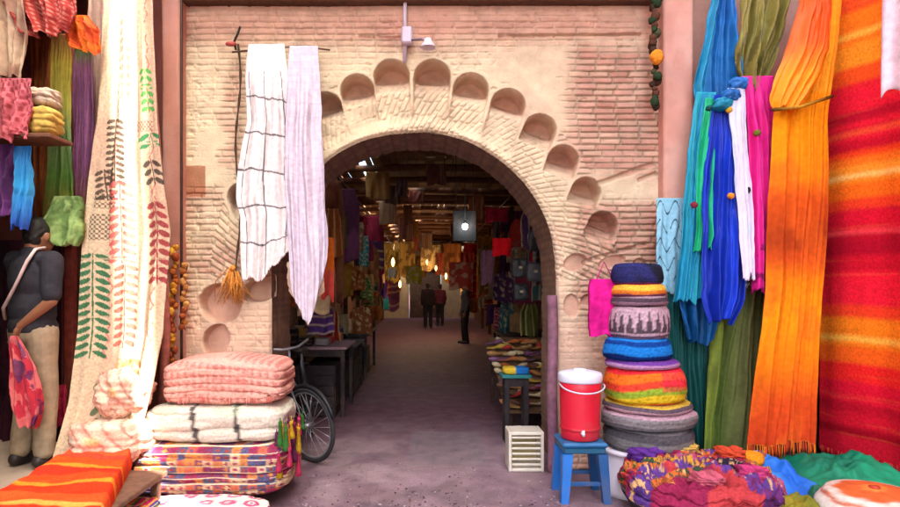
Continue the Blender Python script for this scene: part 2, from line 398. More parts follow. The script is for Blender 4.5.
# bricks stand clear at the upper right and low down on both sides
clear = np.maximum.reduce([sm(1.05, 1.35, X)*sm(2.35, 2.6, Z)*sm(3.75, 3.5, Z), sm(1.15, 1.35, X)*sm(2.35, 2.2, Z)*sm(1.2, 1.5, Z),
                           sm(-1.4, -1.7, X)*sm(0.45, 0.6, fbm(X*1.5, Z*1.5, 61))*0.8, sm(0.3, 0.0, np.abs(Z-3.72))*0.6])
cover = np.clip(cover*(1-clear)+0.12*(ring > 0.5), 0, 1)
dep = (1-ed)*np.where(ring > .5, .024, .022)*(1-np.where(ring > .5, .35, .82)*cover) + (rn-0.5)*0.010*(1-cover*0.6)
dep += (fbm(X*6, Z*6, 62)-0.5)*0.014 + (fbm(X*1.2, Z*1.2, 63)-0.5)*0.05
dep += 0.009*(fbm(X*34, Z*34, 64)-0.5)+.010*sm(.62, .8, fbm(X*14, Z*14, 65))
# lobed niches round the arch
NI = [(326,108,16,.26),(357,91,17,.28),(391.5,77,18,.30),(432.5,78,18.5,.30),(471,91,18,.26),(508,106,17.5,.22),(540,130,16.5,.17),(563,160,15.5,.14),(586,192,15,.14),(603,226,15,.15),
      (290,139,16,.22),(262,165,15,.2),(243,198,16,.16)]
back = np.zeros_like(X)
for (cx, cy, rp, L) in NI:
    nx_, nz_ = w(cx, cy); rr = rp/S
    ux, uz = nx_-AX, nz_-AZ; q = math.hypot(ux, uz); ux /= q; uz /= q
    k = 0.55 if cy < 140 else 0.35        # lobes lean partly upright
    ux, uz = ux*k, uz*k+(1-k); q = math.hypot(ux, uz); ux /= q; uz /= q
    a = (X-nx_)*ux+(Z-nz_)*uz; b = -(X-nx_)*uz+(Z-nz_)*ux
    a = a + dn; b = b + dn
    sd_ = np.where(a > 0, np.hypot(a, b)-rr, np.abs(b)-rr*(1+0.02*np.clip(-a/L, 0, 1)))
    ins = sm(0.006, -0.012, sd_)
    fade = np.clip(1+(a-rr*.45)/(L*.8), 0, 1)**1.15
    if L < .22: fade = np.clip(1+(a-rr*.4)/(rr*1.5), 0, 1)**.8*np.where(a > -rr*0.9, 1.0, np.clip(1+(a+rr*.9)/.03, 0, 1))
    D = 0.27*ins*fade*(0.75+0.25*sm(0, -0.08, sd_))
    if L >= .2:
        D = np.maximum(D, .045*ins*np.clip((r-AR-.03)/.10, 0, 1)*(1-.5*np.clip(b/rr, -1, 1)**2))
    D = D+.05*ins*sm(-.02, .03, a)
    dep = np.maximum(dep, D+dep*np.where(D > .12, .4, .85)*(D > .02)); back = np.maximum(back, ins*fade)
    lip = sm(0.030, 0.0, np.abs(sd_-0.010))*sm(-L*1.3, -L*.6, a)
    dep -= lip*0.020*(back < 0.4)
# the broken ornament low on the left, and old holes on the right
def hole(cx, cy, rx, ry, D, rot=0.0, p=2):
    global dep, back
    hx, hz = w(cx, cy); a = (X-hx)*S; b = (Z-hz)*S; c_, s_ = math.cos(rot), math.sin(rot)
    a, b = a*c_+b*s_, -a*s_+b*c_
    q = (np.abs(a/rx)**p+np.abs(b/ry)**p)**(1/p) + 0.25*(fbm(X*9, Z*9, 70)-0.5)
    ins = sm(1.04, 0.86, q); dep = np.maximum(dep, ins*D); back = np.maximum(back, ins)
hole(220, 303, 21, 20, .17); hole(263, 288, 25, 13, .16, 0.45, 1.6); hole(216, 342, 13, 18, .11, -0.3)
hole(576, 262, 12, 9, .06, .3); hole(572, 306, 8, 12, .05); hole(590, 300, 10, 6, .05, .2); hole(612, 262, 14, 6, .05, .3); hole(640, 268, 8, 10, .05)
# slanting crack over the right side, chipped ledge near the top
for (ax_, ay_, bx_, by_, wd) in ((598, 184, 652, 165, 2.4), (640, 180, 655, 174, 2), (585, 262, 645, 244, 2), (360, 36, 400, 37, 1.6), (500, 36, 640, 34, 1.5)):
    (ax1, az1), (bx1, bz1) = w(ax_, ay_), w(bx_, by_)
    t = np.clip(((X-ax1)*(bx1-ax1)+(Z-az1)*(bz1-az1))/((bx1-ax1)**2+(bz1-az1)**2), 0, 1)
    dd = np.hypot(X-ax1-t*(bx1-ax1), Z-az1-t*(bz1-az1)) + 0.02*(fbm(X*12, Z*12, 71)-0.5)
    dep += 0.03*sm(wd/S*1.5, wd/S*0.4, dd)
# rounded arris at the opening
dep += 0.03*sm(0.035, 0.0, d)**2
# colours
cream = H('d2c0a0'); cream2 = H('c9b292'); brick = H('c0907e'); mortar = H('b09a80'); salmon = H('cc9a88')
cp = mixc(cream, cream2, fbm(X*2.2, Z*2.2, 80)); cb = mixc(brick, H('a8705f'), rn); cb = mixc(cb, cream, 0.25*(vnoise(rn*90, rn*0, 81) > .6))
cb = mixc(mixc(mortar, H('8f7460'), clear*.8), cb, ed)
cc = mixc(cb, cp, np.clip(cover*0.85+0.1, 0, 1))
low = sm(1.75, 1.25, Z+0.6*(fbm(X*1.7, Z*1.7, 82)-0.5)); cc = mixc(cc, salmon, low*0.6)
pk = sm(0.58, 0.68, fbm(X*1.3+20, Z*1.3, 83))*0.3; cc = mixc(cc, salmon, pk)
cc = mixc(cc, H('bb8271'), sm(3.55, 3.8, Z)*0.45)
cc = mixc(cc, H('bf8474'), back*0.45)
bx, bz = w(190, 181); bxm = ((np.abs(X-bx) < .13) & (np.abs(Z-bz) < .13)).astype(float)
cc = mixc(cc, H('9a5a3c'), bxm*0.85)
Yf = YW + dep
# snap to the edge
near = np.abs(d) < res*0.62
gz, gx_ = np.gradient(d, res); gl = np.hypot(gx_, gz)+1e-9
Xs = np.where(near, X-d*gx_/gl, X); Zs = np.where(near, Z-d*gz/gl, Z)
dd = np.where(near, 0, d)
nz_, nx_ = X.shape
cm = (dd[:-1, :-1]+dd[1:, :-1]+dd[1:, 1:]+dd[:-1, 1:])/4 > 1e-6
jj, ii = np.nonzero(cm); a = jj*nx_+ii
faces = np.stack([a, a+1, a+nx_+1, a+nx_], 1)
used = np.zeros(nz_*nx_, bool); used[faces.ravel()] = True; remap = -np.ones(nz_*nx_, int); remap[used] = np.arange(used.sum())
g = G(); g.add(np.stack([Xs, Yf, Zs], -1).reshape(-1, 3)[used], remap[faces].tolist(), cc.reshape(-1, 3)[used])
g.build('wall_face', PLAS, arch)
# soffit and jambs (the thickness of the wall)
DEPW = 0.75
path = [(AX-AR, z) for z in np.linspace(0, AZ, 60)[:-1]] + [(AX-math.cos(t)*AR, AZ+math.sin(t)*AR) for t in np.linspace(0, PI, 160)] + [(AX+AR, z) for z in np.linspace(AZ, 0, 60)[1:]]
path = np.array(path); nd = 30; ys_ = np.linspace(0.0, 1, nd)
tn = np.gradient(path, axis=0); tn /= np.linalg.norm(tn, axis=1)[:, None]; nr = np.stack([tn[:, 1], -tn[:, 0]], 1)   # points into the opening
arc = np.concatenate([[0], np.cumsum(np.linalg.norm(np.diff(path, axis=0), axis=1))])
AA, YY2 = np.meshgrid(arc, ys_*DEPW, indexing='ij')
eb, rb = brickf(YY2, AA, 0.2, 0.06, 90)
off = -0.012 + (rb-0.5)*0.010 - (1-eb)*0.008 + (fbm(AA*5, YY2*5, 91)-0.5)*0.02
off = off*sm(-0.02, 0.1, YY2)
V3 = np.stack([path[:, 0][:, None]+nr[:, 0][:, None]*off, YW+0.022+YY2*1.0+0*AA, path[:, 1][:, None]+nr[:, 1][:, None]*off], -1)
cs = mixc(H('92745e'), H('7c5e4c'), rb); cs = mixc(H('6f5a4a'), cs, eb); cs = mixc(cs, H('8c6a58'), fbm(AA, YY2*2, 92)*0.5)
nA, nB = AA.shape
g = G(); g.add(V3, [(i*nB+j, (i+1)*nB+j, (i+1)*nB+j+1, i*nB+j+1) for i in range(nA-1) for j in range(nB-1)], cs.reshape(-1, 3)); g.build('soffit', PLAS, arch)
# rear of the wall, upper wall
g = G()
g.box(x0, AX-AR-0.045, YW+.40, YW+DEPW, 0, AZ+1.9, H('6e5142')); g.box(AX+AR+.045, x1, YW+.40, YW+DEPW, 0, AZ+1.9, H('6e5142'))
# solid over the opening, stepped to follow the arch
for k in range(24):
    xa = AX-AR+k*2*AR/24; xb = xa+2*AR/24; zz_ = max(math.sqrt(max(AR**2-(min(abs(xa-AX), abs(xb-AX)))**2, 0)), 0)+AZ+.05
    g.box(xa+.001, xb-.001, YW+.40, YW+DEPW-.002, zz_, AZ+1.9, H('6e5142'))
g.build('rear_core', PLAS, arch)
g = G(); g.box(x0-.1, x1+.1, YW-.10, YW+.5, 3.935, 4.10, H('5a3a28'), .015)
for k in range(14): g.box(x0+.1+k*.3, x0+.19+k*.3, YW-.32, YW+.3, 4.12, 4.21, H('4c3020'), .01)
g.box(x0-.1, x1+.1, YW-.40, YW+.4, 4.215, 4.25, H('5a3a28')); g.build('timber_lintel', WOOD, arch)
g = G(); g.box(x0-.1, x1+.1, YW, YW+DEPW, 4.26, 6.5, H('b98c78')); g.build('upper_wall', PAINT, arch)

# mauve post standing against the right jamb
g = G(); n = 30
zz_ = np.linspace(0, 1.48, n)
for (dx_, rr_) in ((0, .044), ):
    xx = (551-HX)/S + .004*np.sin(zz_*7)
    c = mixc(H('744a5c'), H('865a68'), fbm(zz_*6, zz_*0, 95)); c = mixc(c, H('6b4657'), (np.sin(zz_*24) > .75)*.6)
    g.tube(np.stack([xx, zz_*0+YW-.055, zz_], 1), rr_, c, 14)
one('wooden_post', g, WOOD, 'mauve painted round post against the right jamb of the arch', 'post')

# ================================================================ PILASTERS beside the arch
g = G()
zz_ = np.linspace(0, 4.6, 240); U, V = np.meshgrid(np.linspace(-1, 1, 24), zz_)
def pil(pxa, pxb, Y, name, label, ca, cb_, proud, seed):
    xa, xb = (pxa-HX)*Y/FPX, (pxb-HX)*Y/FPX
    prof = np.array([(xa, Y+.3), (xa, Y+.015), (xa+.012, Y), (xb-.012, Y), (xb, Y+.015), (xb, Y+.3)])
    t = np.linspace(0, 5, 44); px_ = np.interp(t, range(6), prof[:, 0]); py_ = np.interp(t, range(6), prof[:, 1])
    A, B = np.meshgrid(np.arange(44), zz_)
    n_ = (fbm(px_[A]*5, B*3, seed)-0.5)*.02
    Vv = np.stack([px_[A]+n_*.4, py_[A]+n_, B], -1); c = mixc(H(ca), H(cb_), sm(.35, .65, fbm(px_[A]*3, B*1.6, seed+1)))
    g = G(); g.add(Vv, [(j*44+i, j*44+i+1, (j+1)*44+i+1, (j+1)*44+i) for j in range(239) for i in range(43)], c.reshape(-1, 3))
    return one(name, g, PAINT, label, 'pilaster')
pil(161, 180, 4.96, 'pilaster', 'narrow salmon pink plaster pilaster at the left edge of the brick wall', 'c08472', 'c9988a', 0, 101)
pil(664, 694, 4.96, 'pilaster', 'wide pale pink plaster pilaster at the right edge of the brick wall', 'd0a190', 'c68d7c', 0, 103)
g = G(); g.tube([P(144, -120, 4.7), P(150, 60, 4.7), P(160, 200, 4.7), P(166, 330, 4.72), P(160, 470, 4.72)], .034, H('b2695c'), 12)
one('wooden_pole', g, WOOD, 'faded red pole leaning behind the embroidered rug', 'pole')
g = G(); g.tube([(( 184-HX)*4.98/FPX, 4.93, z) for z in np.linspace(.9, 4.2, 20)], .012, H('4b352b'), 8)
one('drain_pipe', g, IRON, 'thin dark pipe running down beside the left pilaster', 'pipe')

# the wall behind the right-hand scarves, and the street front on the right
g = G(); g.box(2.22, 3.88, YW-.02, YW+.4, 0, 6.5, H('a98272')); one('shop_wall', g, PAINT, 'dull pink wall behind the hanging scarves right of the arch', 'wall')
bld = thing('building', 'shop building whose side wall carries the striped red carpet', 'building', (3.5, 0, 0))
g = G()
g.box(3.60, 3.9, -9, YW-.03, 0, 6.2, H('a98272')); g.build('side_wall', PAINT, bld)

# ================================================================ SUN SLOT: unseen blocks added on the right, leaving one slit of sun
def plan(pt, Xp):   # where the ray from pt to the sun meets the plane X = Xp
    t = (Xp-pt[0])/sd.x; return pt[1]+sd.y*t, pt[2]+sd.z*t
ya, za = plan(P(120, 250, 4.25), 3.33); yb, zb = plan(P(144, 250, 4.25), 3.33)
ylo, yhi = min(ya, yb), max(ya, yb)
def prism(pts, z0_, z1_, c):
    n = len(pts); V = [(x_, y_, z_) for z_ in (z0_, z1_) for x_, y_ in pts]
    return G().add(V, [tuple(range(n))[::-1], tuple(range(n, 2*n))]+[(i, (i+1) % n, n+(i+1) % n, n+i) for i in range(n)], H(c), smooth=False)
DX = 4.0; dyy = DX*sd.y/sd.x
prism([(3.33, -14), (7.33, -14), (3.33+DX, ylo+dyy), (3.33, ylo)], 6.21, 15, 'b08a76').build('sun_blocker', PAINT, bld)  # added out of view to keep direct sun off the street
prism([(3.33, yhi), (3.33+DX, yhi+dyy), (7.33, 9), (3.33, 9)], 6.21, 15, 'b08a76').build('sun_blocker', PAINT, bld)
g = G(); g.box(3.62, 7.3, 9.01, 25, 0, 9.5, H('b08a76')); g.build('rear_sun_blocker', PAINT, bld)  # unseen blocks added to shade the passage roof and far end
g = G(); g.box(3.62, 7.3, 25.01, 36, 0, 16, H('b08a76')); g.build('rear_sun_blocker', PAINT, bld)
print('slot', ylo, yhi, za)

g = G(); g.box(-7.5, -2.75, -14, 4.9, 4.35, 8.0, H('b08a76')); one('building', g, PAINT, 'unseen block added over the left textile shop to cut the side skylight', 'building')  # added out of view so light falls mostly from above
# ================================================================ LEFT SHOP
shop = thing('shop', 'open fronted textile shop with a raised sill left of the arch', 'shop', (-3.4, 4, 0))
g = G(); g.box(-5.2, -2.28, 1.0, 5.05, 0, .30, H('8f7868'), .012); g.box(-5.2, -2.25, 1.0, 5.04, .302, .33, H('a48f7e'), .008); g.build('floor', PAINT, shop)
g = G(); g.box(-5.2, -2.17, 4.98, 5.3, .33, 4.2, H('6b3b34')); g.build('back_wall', PAINT, shop)
g = G(); g.box(-5.3, -5.2, 0, 5.3, 0, 4.2, H('4a2c2a')); g.build('side_wall', PAINT, shop)
g = G(); g.box(-5.3, -2.50, 2.6, 5.3, 4.0, 4.15, H('5c3c30')); g.build('ceiling', WOOD, shop)
g = G(); g.box(-5.2, -2.40, 2.5, 2.62, .33, 4.0, H('5a3430')); g.build('sky_blocker', PAINT, shop)  # unseen wall added to block front sky and darken the man's corner
g = G(); xa, ya_, _ = P(71, 300, 4.5); g.box(xa-.035, xa+.03, 4.47, 4.53, .33, 4.0, H('7c3328'), .006); g.box(xa-.075, xa-.05, 4.5, 4.54, .33, 4.0, H('5b2320'), .006); g.build('door_frame', WOOD, shop)

# ---- embroidered rug
def rugcol(U, V):
    c = np.zeros(U.shape+(3,)) + H('bfa488')
    c = mixc(c, H('b88c78'), sm(.45, .6, fbm(U*2, V*5, 120))*.5)
    z = V*7.5
    # pink zigzag lines
    zig = np.abs(((z*4) % 1)-.5)*2
    for u0, amp_, col_, wd in ((.34, .035, 'c0605a', .018), (.86, .03, 'b04a4a', .018)):
        m = sm(wd, wd*.3, np.abs(U-u0-amp_*(zig-.5)*2))*(np.sin(z*9) > -.7)*(fbm(U*40, V*160, 121) > .36); c = mixc(c, H(col_), m*.85)
    # leaf sprays: stem with leaves either side
    def spray(u0, va, vb, col_, n_, wid=.07):
        nonlocal c
        t = (V-va)/(vb-va); on = (t > 0) & (t < 1); fr_ = (t*n_) % 1; uu = (U-u0-.05*t)
        stem = np.abs(uu) < .008
        leaf = ((np.abs(uu)-wid*.55)/(wid*.45))**2+((fr_-.5-(np.abs(uu)-wid*.5)*4)/.34)**2+.5*(fbm(U*60, V*200, 119)-.5) < 1
        c = mixc(c, H(col_), ((stem | leaf) & on)*.92)
    spray(.13, .60, .80, '0f5a38', 13, .19); spray(.80, .24, .33, '3d8a40', 6, .12); spray(.86, .37, .40, '0f6d42', 2, .24)
    spray(.30, .34, .47, '3b342e', 11, .13); spray(.20, .44, .50, '45382e', 5, .14); spray(.84, .42, .47, '3b342e', 3, .14)
    spray(.42, .14, .30, '7c6a5a', 9, .09); spray(.70, .80, .93, '7c5b3a', 7, .14); spray(.38, .84, .93, '4c5e42', 4, .14)
    spray(.40, .46, .62, 'b8504c', 10, .15); spray(.50, .62, .78, 'a8483f', 10, .13); spray(.86, .50, .66, '8a2c34', 9, .12)
    # small lattice blocks
    for (ua, ub, va, vb, col_) in ((.10, .36, .485, .515, '3f342c'), (.06, .30, .525, .575, '42362e'), (.62, .9, .345, .365, '5e5248'), (.5, .75, .80, .86, 'd08a4a')):
        ins = (U > ua) & (U < ub) & (V > va) & (V < vb); gr = ((np.sin((U-ua)*110) > .2) ^ (np.sin((V-va)*700) > .2))
        c = mixc(c, H(col_), (ins & gr)*.8)
    c = mixc(c, H('c4a184'), (np.abs(((V*9) % 1)-.5) < .012)*.6)
    return c
drape('embroidered_rug', 'tall cream rug with green and red embroidery hanging beside the shop', 'rug',
      [(-60, 96, 143, .10), (0, 97, 148, .08), (120, 95, 158, .02), (230, 84, 170, 0), (330, 80, 164, -.02), (400, 76, 152, -.08), (462, 68, 142, -.20)], 4.25, rugcol, WOOL,
      nu=150, nv=560, amp=.022, nf=2.5, seed=3, edge=.01, th=.012, fringe=(.05, ['d9c3a6', 'b98c74'], .012))
drape('curtain', 'plain pale cloth strip hanging just left of the embroidered rug top', 'cloth',
      [(-60, 86, 106), (60, 90, 108), (200, 88, 100), (300, 84, 92)], 4.45, 'b09080', FAB, amp=.02, nf=2, seed=31)
# crumpled rug at its foot
def footcol(x, y, z):
    c = mixc(H('d8bfa6'), H('cf9a84'), sm(.4, .6, fbm(x*2+3, z*2, 124)))
    c = mixc(c, H('b5564a'), (np.sin(x*14+z*8) > .86)*.7); return mixc(c, H('d88a3a'), sm(.3, .1, np.hypot(x+.1, z-.2))*.6)
a = P(112, 440, 4.15)
g = G().puff((a[0], 4.15, .50), (.52, .42, .30), footcol, e=3.2, lump=.035, folds=3, seed=5)
one('folded_rug', g, WOOL, 'crumpled cream and pink rug bunched at the foot of the hanging rug', 'rug')
g = G().puff((a[0]+.05, 4.22, .80), (.36, .30, .34), footcol, e=2.6, lump=.05, folds=4, seed=8)
one('folded_rug', g, WOOL, 'upright soft cream bundle with orange stain on the bunched rug', 'rug')

# ---- goods hanging in the left shop
SH = 'cloths hanging in the left shop'
def noisy(a, b, sx=6, sy=2, seed=0, k=1.0):
    return lambda U, V: mixc(H(a), H(b), k*sm(.35, .65, fbm(U*sx, V*sy, seed)))
def vst(cols, n, seed=0):
    def f(U, V):
        k = (np.floor(U*n+.15*np.sin(V*9))).astype(int) % len(cols); pal = np.array([H(c_) for c_ in cols]); return pal[k]
    return f
def hst(cols, n, jit=.0, seed=0):
    pal = np.array([H(c_) for c_ in cols])
    def f(U, V):
        t = V*n+jit*(fbm(U*3, V*3, seed)-.5); k = np.floor(vnoise(np.floor(t)*5.3, 0*t+seed, seed)*len(cols)*.999).astype(int); return pal[np.clip(k, 0, len(cols)-1)]
    return f
drape('shawl', 'olive and green striped shawl hanging in the left shop', 'shawl', [(34, 50, 70), (120, 50, 71), (238, 44, 76)], 4.25,
      lambda U, V: ramp(V, [(0, '8a5a34'), (.15, '9a8a34'), (.35, '9a9440'), (.5, '6f8a58'), (.7, '4d6f2c'), (1, '74401c')]), amp=.03, nf=3, seed=11)
drape('shawl', 'plum purple shawl hanging left of the embroidered rug', 'shawl', [(48, 74, 92), (140, 72, 95), (205, 72, 92)], 4.3,
      lambda U, V: ramp(V, [(0, '4c6a34'), (.12, '70455e'), (.7, '6d4060'), (1, '5a3428')]), amp=.03, nf=3, seed=12)
drape('shawl', 'dark brown shawl hanging between shelf and door frame', 'shawl', [(36, 30, 50), (160, 34, 50), (235, 36, 50)], 4.5, noisy('6b3a20', '8a4a26', seed=13), amp=.03, nf=3, seed=13)
drape('scarf', 'bright orange scarf knotted high in the left shop', 'scarf', [(15, 66, 88), (30, 62, 98), (50, 70, 100)], 4.1, noisy('e07a28', 'd2542c', 4, 4, 14), amp=.04, nf=3, seed=14)
drape('valance', 'red patterned cloth swagged across the top of the left shop', 'cloth', [(-50, -20, 70), (10, 6, 74), (34, 24, 66)], 4.0,
      lambda U, V: mixc(H('a83c38'), H('d08a7a'), (np.sin(U*60+V*50)*np.sin(U*50-V*60) > .3)*.8), amp=.05, nf=4, seed=15)
drape('shawl', 'crumpled cream shawl hanging in the top left corner', 'shawl', [(-30, -30, 22), (30, -20, 24), (78, -10, 14)], 3.9, noisy('cdb59c', 'b08a78', 5, 4, 16), amp=.05, nf=3, seed=16)
drape('crochet_shawl', 'coral pink openwork shawl at the left edge above the blue cloth', 'shawl', [(78, -20, 30), (105, -20, 31), (138, -20, 24)], 3.85,
      lambda U, V: mixc(H('d2707a'), H('8c2c34'), (np.sin(U*70)*np.sin(V*34+U*8) > .25)*.75), amp=.03, nf=4, seed=17)
a = P(40, 120, 4.0)
g = G().puff((a[0]+.02, 4.0, P(0, 122, 4.0)[2]), (.21, .2, .18), lambda x, y, z: mixc(H('c9ad5a'), H('b8944a'), fbm(x*3, z*3, 18)), lump=.02, seed=18, folds=2)
one('folded_cloth', g, FAB, 'folded mustard yellow cloth on the upper shelf of the left shop', 'cloth')
g = G().puff((a[0], 4.02, P(0, 98, 4.0)[2]), (.22, .2, .12), lambda x, y, z: mixc(H('cdbba6'), H('b29a88'), fbm(x*3, z*3, 19)), lump=.02, seed=19, folds=1)
one('folded_cloth', g, FAB, 'folded off white cloth on top of the mustard yellow one', 'cloth')
g = G(); za_ = P(0, 137, 4.0)[2]; g.box(a[0]-.5, a[0]+.14, 3.88, 4.14, za_-.03, za_-.002, H('6d4330'), .006); one('shelf', g, WOOD, 'short dark wooden shelf under the folded mustard cloth', 'shelf')
drape('scarf', 'bright blue scarf hanging under the shelf at the left edge', 'scarf', [(146, 15, 31), (190, 14, 32), (226, 10, 28)], 3.95,
      lambda U, V: ramp(V, [(0, '2a6fb4'), (.5, '3a9cd4'), (1, '2a4fae')]), SILK, amp=.03, nf=2, seed=20)
drape('scarf', 'deep violet scarf hanging left of the bright blue one', 'scarf', [(144, -18, 14), (215, -18, 13)], 3.97, noisy('4d2c5c', '6a3a78', seed=21), SILK, amp=.03, nf=3, seed=21)
drape('bag', 'sage green cloth bag hanging low behind the man', 'bag', [(196, 54, 78), (212, 46, 80), (238, 36, 79), (243, 44, 74)], 4.15, noisy('8aa060', '5c7440', 5, 5, 22), amp=.02, nf=1.5, seed=22, th=.06)
drape('cloth', 'dark maroon cloth hanging behind the man in the left shop', 'cloth', [(240, -20, 74), (455, -20, 72)], 4.75, noisy('42202c', '2c1822', 7, 2, 23), amp=.04, nf=6, seed=23)
drape('cloth', 'red cloth strip hanging against the door frame behind the man', 'cloth', [(385, 54, 66), (425, 52, 68)], 4.3, noisy('b02a48', '8a1c34', 4, 4, 24), amp=.02, nf=2, seed=24)

# orange striped textile lying over a low bench, bottom left
bench = thing('bench', 'low wooden bench under the orange striped blanket', 'bench', (-1.95, 3.5, 0))
g = G(); g.box(-2.22, -1.72, 2.9, 3.98, .30, .335, H('6b4a38'), .006); g.build('top', WOOD, bench)
for sx in (-2.18, -1.80):
    for sy in (2.94, 3.9): g = G(); g.box(sx, sx+.05, sy, sy+.05, 0, .299, H('5d3f30'), .005); g.build('leg', WOOD, bench)
nu, nv = 70, 120; U, V = np.meshgrid(np.linspace(0, 1, nu), np.linspace(0, 1, nv))
far_l, far_r = np.array(P(76, 457, 4.05)), np.array(P(137, 455, 4.05)); nr_l, nr_r = np.array([-2.35, 2.9, .38]), np.array([-1.55, 2.9, .38])
Pm = (far_l*(1-U[..., None])+far_r*U[..., None])*(1-V[..., None])+(nr_l*(1-U[..., None])+nr_r*U[..., None])*V[..., None]
Pm[..., 2] = .41 + .035*(fbm(U*3, V*4, 130)-.5)*2 - .32*sm(.90, 1, U)*(.6+.4*fbm(V*5, U, 131)) + .012*np.sin(V*40+U*6)*.4 + .06*(1-V)
Pm[..., 0] -= .08*sm(.93, 1, U)
oc = bands(V+.012*(fbm(U*4, V*4, 132)-.5), [(.05, 'cc3a22'), (.14, 'e0502a'), (.2, 'd2402a'), (.3, 'd8481c'), (.33, 'e08028'), (.42, 'c8301c'), (.52, 'd8441c'), (.56, 'e08028'), (.66, 'cc3418'), (.76, 'd84c20'), (.80, 'e09040'), (.9, 'c0301c'), (1, 'cc401c')])
g = G().sheet(Pm, .02, oc, (0, 0, -1)); o = one('striped_blanket', g, WOOL, 'orange and red striped blanket spread over the low bench at bottom left', 'blanket')
fr(o, Pm[-1], (.05, ['e0502a', 'f0a850'], .012), WOOL)

# ================================================================ TEXTILE STACK left of the arch
XC = -1.47
def pinkc(x, y, z):
    c = mixc(H('cf8a7c'), H('d8a090'), fbm(x*3, z*2, 140))
    m = (np.abs(np.sin(x*26))*np.abs(np.sin(z*7+x*2)) > .62); c = mixc(c, H('a8504c'), m*.6)
    return mixc(c, H('b05a58'), (np.abs(z-.1) < .07)*(np.sin(x*60) > 0)*.6)
g = G().puff((XC-.01, 4.55, .87), (.88, .58, .33), pinkc, n=44, e=6.5, lump=.02, folds=3, seed=41, foldamp=.014, sag=.03)
o = one('folded_blanket', g, WOOL, 'coral pink crocheted blanket folded on top of the textile stack', 'blanket', 'folded textiles stacked left of the arch')
fr(o, np.array([(XC-.38+.76*i/30, 4.55-.275+.03*math.sin(i), .76+.003*math.sin(i*2)) for i in range(31)]), (.045, ['d08a7c', 'b86058'], .016), WOOL)
def whc(x, y, z):
    c = mixc(H('cfc0b4'), H('c2b2a0'), fbm(x*3, z*3, 142)); t = x+.05*z
    m = (np.abs(t+.22) < .035) | (np.abs(t-.38) < .035); c = mixc(c, H('302a2c'), m*.9)
    return mixc(c, H('9aa88a'), (z > .55)*(np.sin(x*7) > .2)*.35)
g = G().puff((XC-.05, 4.50, .575), (1.0, .62, .26), whc, n=44, e=5.5, lump=.018, folds=1, seed=43, foldamp=.02)
one('folded_blanket', g, WOOL, 'off white blanket with two black stripes under the coral pink one', 'blanket', 'folded textiles stacked left of the arch')
PATC = ['8a3a34', 'b0503c', '6a3a5a', 'c0a080', '5c4a6a', 'b8743c', '8c2c4a', '45506a', 'a8604c', '7a3048']
def kil(seed, scale=1.0, pal=PATC):
    palette = np.array([H(c_) for c_ in pal])
    def f(x, y, z):
        xx = x*9*scale; band = np.floor(z*4.2+.15*np.sin(x*9)); k = (np.floor(vnoise(np.floor(xx)*3.1, band*7.3+y*0, seed)*len(pal)*.999)).astype(int)
        c = palette[np.clip(k, 0, len(pal)-1)]
        dia = (np.abs((xx % 1)-.5)+np.abs((z*4.2 % 1)-.5)); k2 = (k+3) % len(pal); c = np.where((dia < .32)[..., None], palette[k2], c)
        return np.where((np.abs((z*4.2 % 1)-.03) < .06)[..., None], H('d8c0a0'), c)
    return f
g = G().puff((XC-.06, 4.46, .275), (1.10, .70, .35), kil(145), n=64, e=6.5, lump=.02, folds=3, seed=45, foldamp=.016)
mb = one('folded_blanket', g, WOOL, 'many coloured patchwork kilim folded under the white striped blanket', 'blanket', 'folded textiles stacked left of the arch')
edge = np.array([P(268+20*i/20, 402+6*math.sin(i*.5), 4.25+.35*i/20) for i in range(21)])
def tassels(name, label, x, y, z0_, z1_, n, cols, spread, seed):
    rr = random.Random(seed); t = thing(name, label, 'tassels', (x, y, z0_))
    for k in range(n):
        px_, py_ = x+rr.uniform(-spread, spread), y+rr.uniform(-.25, .2); c = H(rr.choice(cols)); zt = z0_+(z1_-z0_)*rr.uniform(.55, 1); l = rr.uniform(.10, .2)
        g = G(); g.tube([(px_, py_, zt+.04), (px_, py_, zt)], .004, c, 5)
        g.lathe([(0, .012), (.013, .004), (.013, -.012), (.009, -.018), (.022, -l*.8), (.024, -l), (0, -l+.004)], c, (px_, py_, zt), 12, wob=.25, seed=k)
        g.build('tassel', WOOL, t)
tassels('tassel_bunch', 'bunch of crimson, yellow and green wool tassels on the right end of the stack', -1.0, 4.35, .02, .62, 34, ['901c40', 'a88420', '34602c', '9c2c48', '5c2848', 'b05c24', '7a1c3c'], .07, 5)
def florc(x, y, z):
    c = np.zeros(np.shape(x)+(3,))+H('d8cabc'); r_ = np.hypot(((x*3.2) % 1)-.5, ((z*.9+y*1.4) % 1)-.5)
    c = mixc(c, H('b02a6a'), (r_ < .36)*.9); c = mixc(c, H('e6d8c8'), (r_ < .17)*.9); return mixc(c, H('8c2a50'), (r_ < .09)*.9)
g = G().puff((-1.50, 3.92, .075), (.92, .34, .17), florc, n=44, e=3.4, lump=.015, folds=1, seed=47)
one('rolled_rug', g, WOOL, 'white rug with magenta flowers lying on the ground before the stack', 'rug')
g = G().puff((-1.84, 3.78, .10), (.28, .3, .20), kil(149, 1.0, ['e0c02c', '3c8a4c', 'd0306a', '2c4a8a', 'e07a30']), n=26, e=3, lump=.02, seed=48)
one('cushion', g, WOOL, 'small yellow, green and pink cushion left of the flowered white rug', 'cushion')

